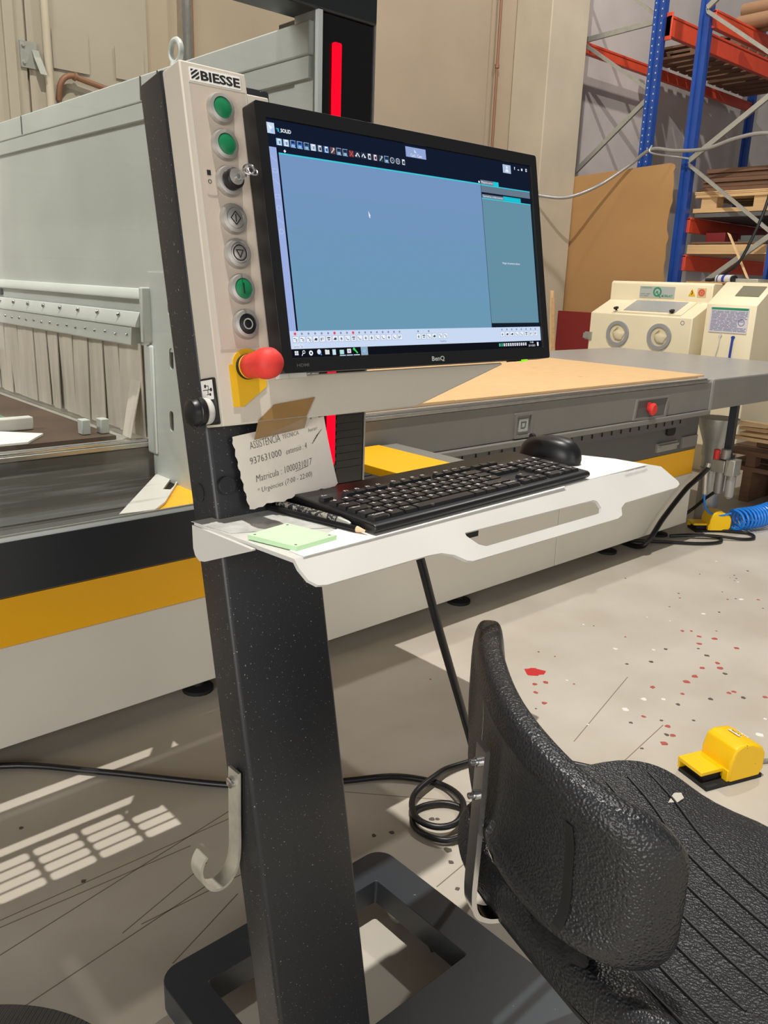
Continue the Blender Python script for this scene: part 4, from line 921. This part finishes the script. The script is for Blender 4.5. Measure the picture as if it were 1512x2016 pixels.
pw = smooth_path([(3.78, 2.2, .011), (3.93, 2.06, .011), (4.06, 1.93, .011), (4.18, 1.88, .011), (4.25, 1.93, .011), (4.15, 2.02, .02), (4.05, 2.10, .011), (4.2, 1.96, .022), (4.33, 1.83, .011), (4.41, 1.80, .011), (4.47, 1.86, .011), (4.40, 1.97, .011), (4.36, 2.04, .011)], 6)
tag(MB().tube(pw, .0085, 8).build('far_floor_cable', M['black'], smooth=True), 'looped black cable on the floor beside the far foot switch', 'cable')

# ================================================================ AIR SUPPLY AT THE MACHINE END
ru = thing('air_regulator', 'grey compressed air filter regulator with a red valve at the router end', 'regulator', (4.36, 1.99, .3))
MB().box(4.33, 4.41, 1.985, 2.06, .345, .415).build('regulator_block', M['galv'], ru, bevel=.004)
MB().box(4.33, 4.41, 1.93, 1.983, .335, .425).build('regulator_block', M['galv'], ru, bevel=.004)
for yy, z0 in ((2.02, .215), (1.957, .205)):
    MB().lathe([(.012, 0), (.024, .012), (.026, .04), (.026, .128)], (4.37, yy, z0), (0, 0, 1), 16).build('filter_bowl', M['pipegrey'], ru, smooth=True)
MB().lathe([(.026, 0), (.026, .05), (.022, .055)], (4.37, 2.005, .42), (0, 0, 1), 16).build('adjusting_knob', M['pipegrey'], ru, smooth=True)
MB().lathe([(.017, 0), (.017, .05), (.013, .054)], (4.35, 2.046, .415), (0, 0, 1), 14).build('valve_button', M['estopred'], ru, smooth=True)
MB().tube([(4.32, 2.07, .39), (4.31, 2.075, .33), (4.32, 2.07, .215)], .013, 10).build('quick_coupling', M['hook'], ru, smooth=True)
MB().box(4.39, 4.42, 1.99, 2.03, .42, .733).box(4.38, 4.43, 1.98, 2.04, .40, .44).build('mounting_bar', M['darkbase'], ru)
fn = thing('suction_duct', 'grey sheet metal suction pipe with a funnel under the table extension', 'duct', (4.55, 2.16, 0))
MB().lathe([(.066, .39), (.066, .46), (.115, .60), (.115, .61)], (4.55, 2.16, 0), (0, 0, 1), 20).build('funnel', M['galv'], fn, smooth=True)
MB().lathe([(.06, .0), (.06, .40)], (4.55, 2.16, 0), (0, 0, 1), 16).lathe([(.066, .30), (.066, .32)], (4.55, 2.16, 0), (0, 0, 1), 16).build('duct_pipe', M['galv'], fn, smooth=True)
hp = smooth_path([(4.33, 2.075, .36), (4.22, 2.05, .345), (4.12, 2.04, .32), (4.03, 2.04, .283), (3.85, 2.045, .16), (3.74, 2.05, .06), (3.72, 2.10, .016), (3.75, 2.3, .014)], 6)
tag(MB().tube(hp, .0135, 12).build('air_hose', M['black'], smooth=True), 'thick black air hose hanging in front of the white base end', 'hose')
hp = smooth_path([(4.36, 2.03, .23), (4.36, 2.08, .18), (4.36, 2.15, .10), (4.30, 2.22, .02), (4.2, 2.24, .013)], 6)
tag(MB().tube(hp, .009, 10).build('thin_air_hose', M['black'], smooth=True), 'thin black hose from the regulator down behind the far pedal', 'hose')
hp = smooth_path([(4.32, 2.07, .215), (4.325, 2.06, .15), (4.34, 2.03, .11), (4.38, 1.985, .10), (4.42, 1.95, .115)], 5)
coil = []
for i in range(561):
    t_ = i/560; a = t_*2*math.pi*28; c_ = Vector((4.45+.82*t_, 1.95-.16*t_-.02*math.sin(t_*7), .066+.012*math.sin(t_*3))); r_ = .057
    sgn = Vector((.18, .98, 0)); coil.append(c_+sgn*r_*math.cos(a+1)+Vector((0, 0, r_*math.sin(a+1)))+Vector((.02*math.sin(a*.07+1), 0, 0)))
tag(MB().tube(hp, .006, 8).tube(coil, .0072, 7).build('coiled_air_hose', M['bluehose'], smooth=True), 'bright blue coiled air hose lying on the floor at right', 'hose')

# ================================================================ BLAST CABINET + DUST COLLECTOR
bc = thing('blast_cabinet', 'cream sandblasting cabinet with two round glove ports', 'cabinet', (6.1, 3.5, 0))
MB().prism([(5.8, .62), (5.8, 1.108), (6.05, 1.213), (6.05, 1.345), (6.07, 1.36), (6.55, 1.36), (6.55, .62)], lambda a, b, h: (a, h, b), 3.055, 3.93).build('cabinet_body', M['blast'], bc, bevel=.006)
MB().hexa([(5.95, 3.3, .22), (6.3, 3.3, .22), (6.3, 3.7, .22), (5.95, 3.7, .22)], [(5.8, 3.06, .62), (6.55, 3.06, .62), (6.55, 3.92, .62), (5.8, 3.92, .62)]).build('hopper', M['blast'], bc)
for x in (5.84, 6.50):
    for yy in (3.08, 3.87): MB().box(x-.02, x+.02, yy-.0, yy+.04, 0, .63).build('cabinet_leg', M['blast'], bc)
for yy in (3.662, 3.302):
    rg = MB().lathe([(.098, 0), (.098, .016), (.072, .016), (.068, .0)], (5.799, yy, .958), (-1, 0, 0), 32).build('glove_port', M['glovering'], bc, smooth=True)
    MB().lathe([(.070, 0), (.070, .004), (.0, .005)], (5.799, yy, .958), (-1, 0, 0), 28).build('port_membrane', M['glove'], rg)
    gl = MB().grid(lambda u, v: (5.795-.022*math.sin(v*1.571)**.7, yy-.012+.05*math.cos(v*1.571)*math.cos(u*6.283)*(1+.18*math.sin(u*6.283*3)), .948+.045*math.cos(v*1.571)*math.sin(u*6.283)*(1+.15*math.sin(u*6.283*2+1))), 24, 8, True)
    gl.build('glove', M['glove'], rg, smooth=2)
    MB().hexa([(5.772, yy+.028, .975), (5.774, yy+.02, .985), (5.79, yy+.02, .985), (5.79, yy+.028, .975)], [(5.772, yy+.002, 1.004), (5.774, yy-.004, 1.008), (5.79, yy-.004, 1.008), (5.79, yy+.002, 1.004)]).build('glove_fold', M['glove'], rg)
wv = Vector((.25, 0, .105)).normalized(); wn = Vector((-.105, 0, .25)).normalized()
def wp(y_, s_, h_): q = Vector((5.8, 0, 1.108))+wv*s_+wn*h_; return (q.x, y_, q.z)
MB().prism([(3.06+.10, .02), (3.70, .02), (3.70, .262), (3.06+.10, .262)], lambda a, b, h: wp(a, b, h), 0, .012).build('lid_frame', M['blast'], bc, bevel=.003)
MB().prism([(3.22, .045), (3.66, .045), (3.66, .245), (3.22, .245)], lambda a, b, h: wp(a, b, h), .012, .015).build('viewing_window', M['windowgrey'], bc)
for yy in (3.24, 3.72): MB().lathe([(.008, 0), (.008, .012), (.02, .014), (.02, .024)], wp(yy, .04, .012), wn, 10).build('lid_knob', M['blackmatte'], bc, smooth=True)
sg = MB().prism(rrect(3.36, 3.66, 1.238, 1.325, .003), YZ, 6.044, 6.051).build('maker_sign', M['labelgrey'], bc)
yt = lambda x0: (lambda a, b: (x0, -a, b))
s1 = MB(); s1.prism(circ(3.505, 1.284, .036, 24), YZ, 6.041, 6.0442, [circ(3.505, 1.284, .025, 24)]); s1.bar((6.0425, 3.517, 1.273), (6.0425, 3.507, 1.290), (0, .004, 0), (.001, 0, 0)).bar((6.0425, 3.507, 1.290), (6.0425, 3.495, 1.262), (0, .004, 0), (.001, 0, 0)).bar((6.0425, 3.495, 1.262), (6.0425, 3.476, 1.243), (0, .006, 0), (.001, 0, 0))
put_text(s1, 'MCBBLAST', yt(6.0425), -3.465, -3.372, 1.246, 1.264, .01); put_text(s1, 'CHORREADORA', yt(6.0425), -3.648, -3.555, 1.308, 1.318, 0); s1.build('sign_print', M['logogreen'], sg)
s2 = MB(); put_text(s2, 'MOD. 1000', yt(6.0425), -3.648, -3.57, 1.262, 1.27, 0); put_text(s2, 'Nº 3047', yt(6.0425), -3.648, -3.58, 1.247, 1.255, 0); s2.build('sign_print', M['darkgrey'], sg)
ws = MB().prism([(3.245, 1.262), (3.19, 1.262), (3.2175, 1.315)], YZ, 6.046, 6.0505).build('warning_triangle', M['signyellow'], bc)
MB().bar((6.0455, 3.222, 1.302), (6.0455, 3.213, 1.287), (0, .003, 0), (.0008, 0, 0)).bar((6.0455, 3.213, 1.287), (6.0455, 3.220, 1.272), (0, .003, 0), (.0008, 0, 0)).build('warning_mark', M['ink'], ws)
wr_ = MB().prism(rrect(3.105, 3.175, 1.255, 1.322, .003), YZ, 6.046, 6.0505).build('safety_sticker', mat('faded_sticker', (206, 186, 140), .6), bc)
MB().prism(circ(3.14, 1.289, .026, 20), YZ, 6.0435, 6.0462, [circ(3.14, 1.289, .014, 16)]).prism(circ(3.14, 1.289, .009, 12), YZ, 6.0435, 6.0462).build('sticker_ring', M['warnred'], wr_)
MB().box(5.785, 5.80, 3.90, 3.96, .895, .955).box(5.77, 5.788, 3.93, 3.965, .905, .945).build('door_latch', M['galv'], bc)
MB().prism(circ(3.13, 1.07, .016, 14), lambda a, b, h: (h, a, b), 5.798, 5.7995, [circ(3.13, 1.07, .012, 14)]).build('small_emblem', M['bluegrey'], bc)
dc = thing('dust_collector', 'cream dust collector box with an instruction sheet beside the blast cabinet', 'dust collector', (6.1, 2.8, 0))
MB().prism([(5.85, 0), (5.85, 1.215), (6.1, 1.372), (6.6, 1.372), (6.6, 0)], lambda a, b, h: (a, h, b), 2.62, 2.985).build('collector_body', M['blast'], dc, bevel=.005)
ip = MB().prism(rrect(2.665, 2.945, 1.02, 1.195, .003), YZ, 5.842, 5.851).build('instruction_sheet', mat('lilac_white_sheet', (214, 208, 214), .3), dc)
il = MB(); random.seed(3)
for k in range(15):
    yy = 2.935; z_ = 1.166-k*.0095
    while yy > (2.76 if 5 < k < 12 else 2.68):
        l_ = random.uniform(.02, .07); il.box(5.8405, 5.842, max(2.672, yy-l_), yy, z_, z_+.0045); yy -= l_+.006
il.build('printed_lines', M['bluegrey'], ip)
hg = MB(); hg.box(5.8405, 5.842, 2.67, 2.94, 1.178, 1.193).build('sheet_header', M['logogreen'], ip)
MB().prism(circ(2.71, 1.095, .024, 14), YZ, 5.8403, 5.842, [circ(2.71, 1.095, .019, 14)]).build('sheet_drawing', M['bluegrey'], ip)
wq = Vector((.25, 0, .157)).normalized(); 
MB().prism([(2.66, .11), (2.83, .11), (2.83, .24), (2.66, .24)], lambda a, b, h: (5.85+wq.x*b-h*wq.z, a, 1.215+wq.z*b+h*wq.x), .002, .006).build('filter_grille', mat('olive_grey_grille', (120, 116, 96), .6), dc)
MB().lathe([(.012, 0), (.012, .012)], (5.85, 2.85, 1.0), (-1, 0, 0), 10).tube(smooth_path([(5.838, 2.85, .998), (5.835, 2.852, .92), (5.84, 2.87, .83), (5.845, 2.89, .70)], 4), .004, 6).build('white_tube', M['white'], dc, smooth=True)
MB().lathe([(.012, 0), (.012, .014)], (5.85, 2.755, .99), (-1, 0, 0), 10).tube([(5.838, 2.755, .99), (5.836, 2.757, .90), (5.838, 2.762, .60)], .0085, 8).build('blue_tube', M['bluep'], dc, smooth=True)
for yy, rr in ((2.70, .075),):
    MB().lathe([(rr, 0), (rr, .03), (rr*.8, .032)], (6.35, yy, 1.372), (0, 0, 1), 20).build('filter_cap', M['chrome'], dc, smooth=True)
tag(MB().box(6.2, 6.40, 2.80, 3.02, 1.374, 1.40).build('grey_bracket', M['galv'], bevel=.004), 'grey metal bracket lying on top of the dust collector', 'bracket')
cn = thing('spray_can', 'white and blue spray can lying on the cabinet top', 'can', (6.22, 3.08, 1.39))
MB().tube([(6.25, 3.13, 1.393), (6.2, 2.99, 1.393)], .032, 16).build('can_body', M['white'], cn, smooth=True)
MB().tube([(6.228, 3.07, 1.393), (6.219, 3.045, 1.393)], .0325, 16).tube([(6.245, 3.12, 1.393), (6.243, 3.11, 1.393)], .0325, 16).build('can_stripe', M['bluep'], cn, smooth=True)
MB().tube([(6.2, 2.99, 1.393), (6.193, 2.97, 1.393)], .028, 16).build('can_cap', M['black'], cn, smooth=True)
tag(MB().box(6.18, 6.5, 2.99, 3.35, 1.361, 1.371).build('brown_board', M['mdf']), 'brown board lying flat on the blast cabinet top', 'board')
tag(MB().bar((6.37, 2.957, 1.405), (6.37, 3.152, 1.73), (0, .010, .006), (.010, 0, 0)).build('wooden_stick', M['offcut']), 'thin pale wooden stick standing slanted on the dust collector', 'stick')
ck = smooth_path([(6.3, 2.75, 2.6), (6.3, 2.84, 2.1), (6.3, 2.861, 1.948), (6.3, 2.90, 1.792), (6.30, 2.995, 1.542), (6.31, 3.09, 1.45), (6.32, 3.19, 1.395), (6.31, 3.26, 1.386)], 6)
tag(MB().tube(ck, .012, 8).build('hanging_cable', M['black'], smooth=True), 'dark cable hanging down to the blast cabinet top at right', 'cable')

# ================================================================ RACKS
def post_mb(x, y, wx=.07, wy=.085, z1=4.4):
    m = MB(); o = [(y-wy/2, 0), (y-wy*.18, 0), (y-wy*.12, .018), (y+wy*.12, .018), (y+wy*.18, 0), (y+wy/2, 0), (y+wy/2, wx), (y-wy/2, wx)]
    return m.prism(o, lambda a, b, h: (x+b, a, h), 0, z1)
def post_holes(x, y, wx, wy, z0, z1, parent):
    m = MB(); z = z0
    while z < z1:
        for q in (-.32, .32): m.box(x-.0015, x+.001, y+wy*q-.005, y+wy*q+.005, z, z+.012)
        z += .055
    stuff(m.build('post_holes', M['labelgrey'], parent))
ra = thing('pallet_rack', 'blue and orange pallet rack against the wall behind the cardboard coloured sheet', 'rack', (8.7, 4.75, 0))
post_mb(7.0, 5.16, .05, .05).build('rack_post', M['rackblue'], ra); post_mb(7.0, 4.36, .07, .10).build('rack_post', M['rackblue'], ra)
post_holes(7.0, 4.36, .07, .10, 1.4, 4.0, ra); post_holes(7.0, 5.16, .05, .05, 1.4, 4.0, ra)
for y_ in (5.16, 4.36): post_mb(10.5, y_).build('rack_post', M['rackblue'], ra)
def brace(a, b, parent): MB().bar(a, b, (.012, 0, 0), (0, .006, .021)).build('rack_brace', M['galv'], parent)
for a, b in (((5.16, 3.50), (4.36, 3.53)), ((5.16, 3.49), (4.36, 2.97)), ((4.36, 2.95), (5.16, 2.32)), ((5.16, 2.30), (4.36, 1.75)), ((4.36, 3.54), (5.16, 4.15))):
    brace((7.035, a[0], a[1]), (7.035, b[0], b[1]), ra)
for y_, z0, z1 in ((5.16, 3.405, 3.495), (4.28, 3.395, 3.55)):
    MB().box(7.04, 10.5, y_-.025, y_+.025, z0, z1).box(7.04, 10.5, y_-.032, y_+.02, z1-.018, z1+.004).box(7.04, 7.055, y_-.035, y_+.025, z0-.03, z1+.03).build('rack_beam', M['rackorange'], ra, bevel=.004)
rb_ = thing('pallet_rack', 'blue and orange pallet rack holding lumber behind the blast cabinet', 'rack', (8.7, 3.5, 0))
for x in (7.0, 10.5):
    for y_ in (3.93, 3.08): post_mb(x, y_, .07, .095).build('rack_post', M['rackblue'], rb_)
for a, b in (((3.91, 3.51), (3.10, 2.95)), ((3.10, 2.93), (3.90, 2.37)), ((3.90, 2.34), (3.10, 1.77)), ((3.10, 1.76), (3.90, 1.17)), ((3.91, 3.53), (3.10, 4.10))):
    brace((6.99, a[0], a[1]), (6.99, b[0], b[1]), rb_)
for y_ in (3.88, 3.13):
    for z0, z1 in ((3.39, 3.52), (1.79, 1.91), (1.47, 1.60)):
        MB().box(7.05, 10.5, y_-.025, y_+.025, z0, z1).box(7.05, 10.5, y_-.03, y_+.03, z1-.016, z1+.004).build('rack_beam', M['rackorange'], rb_, bevel=.004)
# pallets on rack A, seen from below
for k, (x0, n) in enumerate(((8.30, 6), (9.50, 5))):
    pal = thing('wooden_pallet', ('grey brown wooden pallet on the upper beams nearer the rack end', 'grey brown wooden pallet on the upper beams further along the rack')[k], 'pallet', (x0+.5, 4.72, 3.556), 'pallets on the upper level')
    for i in range(n): MB().box(x0+i*.19, x0+i*.19+.13, 4.25, 5.2, 3.556, 3.580).build('deck_board', M['wooddk'], pal)
    for y_ in (4.27, 4.68, 5.10): MB().box(x0, x0+n*.19-.06, y_, y_+.09, 3.580, 3.65).build('stringer', M['wooddk'], pal)
    for i in range(n): MB().box(x0+i*.185, x0+i*.185+.10, 4.25, 5.2, 3.65, 3.672).build('deck_board', M['wooddk'], pal)
for k, (x, z) in enumerate(((7.75, 3.586), (7.9, 3.586), (7.82, 3.702))):
    tag(MB().tube([(x, 4.02, z), (x, 2.5, z)], .06, 14).build('cardboard_tube', M['cardboard'], smooth=True), ('brown tube lying on the upper rack, lower front one', 'brown tube lying on the upper rack, lower rear one', 'brown tube lying on top of the other two tubes')[k], 'tube', 'brown tubes')
tpm = MB(); random.seed(5)
tpm.grid(lambda u, v: (9.7+.35*math.sin(v*6.283), 5.08-1.2*u, 3.785+.075*math.cos(v*6.283)+.03*math.sin(u*31)*math.cos(v*9)), 30, 14, False, True)
tag(tpm.build('black_tarpaulin', M['tarp'], smooth=2), 'black folded tarpaulin on the far end of the rack pallets', 'tarpaulin')
# lumber on rack B: stack, pallet, boards
def plank(x0, x1, y0, y1, z0, z1, m, lab, grp): return tag(MB().box(x0, x1, y0, y1, z0, z1).build('lumber_plank', M[m], bevel=.002), lab, 'plank', grp)
G = 'boards stacked on the lower rack'
nm = ('lowest', 'second', 'third', 'fourth', 'topmost')
for i in range(5): plank(7.12+.02*(i % 2), 8.9, 2.75, 3.84-.01*i, 2.125+i*.037, 2.158+i*.037, 'wooddk', nm[i]+' dark board in the stack above the pallet on the rack', G)
pal = thing('wooden_pallet', 'pale wooden pallet under the dark boards on the rack', 'pallet', (7.9, 3.4, 1.92), 'pallets on the rack')
MB().box(7.1, 7.2, 2.7, 3.87, 1.955, 1.99).build('bottom_board', M['wood'], pal)
for y_ in (3.66, 3.2, 2.75): MB().box(7.1, 7.22, y_, y_+.14, 1.99, 2.075).build('pallet_block', M['wood'], pal)
for i in range(6): MB().box(7.08+i*.2, 7.2+i*.2, 2.7, 3.85, 2.075, 2.098).build('deck_board', M['wood'], pal)
for i in range(2): plank(7.08, 8.8, 2.75, 3.86, 2.100+i*.013, 2.111+i*.013, 'wood', ('lower', 'upper')[i]+' thin pale board lying directly on the pallet', 'thin boards on the pallet')
plank(7.1, 8.9, 2.8, 3.85, 1.915, 1.95, 'darkgrey', 'dark grey board under the pale pallet on the rack', G)
plank(7.08, 8.9, 2.6, 3.87, 1.612, 1.69, 'wood', 'thick pale beam on the lowest visible rack level', G)
plank(7.08, 8.9, 2.6, 3.84, 1.695, 1.712, 'wooddk', 'thin brown board lying on the thick pale beam', G)
tag(MB().box(7.5, 7.8, 3.3, 3.6, 1.715, 1.79).build('grey_box', M['labelgrey'], bevel=.004), 'small light grey box on the boards in the rack', 'box')
tag(MB().box(7.25, 7.5, 3.62, 3.8, 1.715, 1.80).build('red_box', M['redpanel'], bevel=.004), 'small dark red box next to the grey box on the rack', 'box')
# leaning sheets
hs = [(5.125, 0), (5.13, 2.27), (5.118, 2.293), (5.10, 2.30), (4.02, 2.352), (3.985, 2.34), (3.972, 2.31)]
zz = 2.28
while zz > .02: hs.append((3.968+.012*math.sin(zz*9)+.006*math.sin(zz*31)+(.03 if 1.78 < zz < 2.0 else 0), zz)); zz -= .06
hs.append((3.97, 0))
tag(MB().prism(hs, lambda a, b, h: (h-.05*(b/2.3)+.02, a, b), 6.93, 6.94).build('hardboard_sheet', M['mdf']), 'large plain brown hardboard sheet leaning against the blue rack', 'sheet')
tag(MB().prism([(5.16, 0), (5.15, 1.52), (5.12, 1.53), (5.12, 0)], lambda a, b, h: (h, a, b), 6.84, 6.86).build('leaning_board', M['mdf']), 'narrow brown board standing left of the large hardboard sheet', 'board')
tag(MB().box(6.42, 6.45, 4.06, 4.71, 0, 1.085).build('red_board', M['redpanel'], bevel=.003), 'dark red panel standing in front of the hardboard sheet', 'panel')
tag(MB().bar((6.3, 4.60, 0), (6.3, 4.705, 1.26), (0, .012, 0), (.012, 0, 0)).build('wooden_batten', M['offcut'], bevel=.001), 'pale batten leaning left of the red panel, the longer one', 'batten', 'battens by the red panel')
tag(MB().bar((6.24, 4.50, 0), (6.26, 4.66, 1.20), (0, .011, 0), (.011, 0, 0)).build('wooden_batten', M['wood'], bevel=.001), 'brownish batten leaning left of the red panel, the shorter one', 'batten', 'battens by the red panel')
cb2 = smooth_path([(6.1, 5.1, 2.16), (6.22, 4.98, 2.10), (6.3, 4.90, 2.075), (6.45, 4.725, 2.07), (6.7, 4.587, 2.184), (6.85, 4.392, 2.356), (6.85, 4.192, 2.468), (6.85, 3.963, 2.437), (6.85, 3.69, 2.43), (6.85, 3.441, 2.488), (6.85, 3.191, 2.502), (6.85, 2.8, 2.42)], 6)
tag(MB().tube(cb2, .015, 10).build('slung_cable', M['pipegrey'], smooth=True), 'thick grey cable slung across the rack and the hardboard sheet', 'cable')
tag(MB().tube(smooth_path([(6.85, 4.19, 2.50), (6.84, 4.19, 2.44), (6.88, 4.0, 2.40), (6.97, 3.9, 2.385)], 5), .008, 8).build('cable_tie', M['pipegrey'], smooth=True), 'short grey tie holding the slung cable to the rack post', 'tie')

# ================================================================ SCRAP WOOD AT RIGHT
sw = thing('scrap_trolley', 'low wooden scrap platform with planks behind the blue hose', 'platform', (5.6, 1.9, 0))
for y_ in (1.3, 2.2): MB().box(5.2, 6.2, y_, y_+.06, 0, .20).build('platform_runner', M['wooddk'], sw)
for z_, in ((.20,), (.30,)):
    for k in range(5): MB().box(5.2+.2*k, 5.38+.2*k, 1.2, 2.42, z_, z_+.028).build('platform_plank', M['wooddk'], sw)
for k in range(3): MB().box(5.22, 5.30, 1.3+k*.45, 1.36+k*.45, .228, .30).build('platform_spacer', M['wooddk'], sw)
tag(MB().box(5.42, 5.8, 1.5, 2.15, .001, .16).build('black_crate', M['blackmatte'], bevel=.006), 'black crate under the scrap wood platform', 'crate')
OFF = [((5.24, 2.40, .40), (5.36, 1.75, .385), .03, .011, 'offcut'), ((5.30, 2.34, .424), (5.36, 1.6, .42), .05, .010, 'offcut'), ((5.30, 2.36, .49), (5.46, 1.6, .475), .04, .010, 'offcut'), ((5.33, 2.37, .452), (5.42, 1.62, .452), .03, .010, 'wood'),
       ((5.66, 2.3, .42), (5.70, 1.7, .42), .10, .03, 'wood'), ((5.3, 2.0, .346), (5.3, 1.65, .346), .06, .015, 'pinkwood'), ((5.46, 2.28, .346), (5.5, 1.5, .346), .07, .014, 'wooddk'), ((5.66, 2.1, .51), (5.70, 1.8, .51), .08, .055, 'offcut')]
lb_ = ('thin pale offcut at the left front of the scrap pile', 'long pale offcut lying lowest along the pile front', 'wide pale offcut slanting across the scrap pile', 'narrow offcut lying between the pale ones', 'thick block in the middle of the scrap pile', 'reddish plywood offcut under the pale offcuts', 'dark offcut at the bottom of the scrap pile', 'pale chunk on top at the back of the pile')
for (a, b, wd, th, m), l_ in zip(OFF, lb_):
    tag(MB().bar(a, b, (wd, 0, 0), (0, 0, th)).build('wood_offcut', M[m], bevel=.001), l_, 'offcut', 'wood offcuts in the scrap pile')
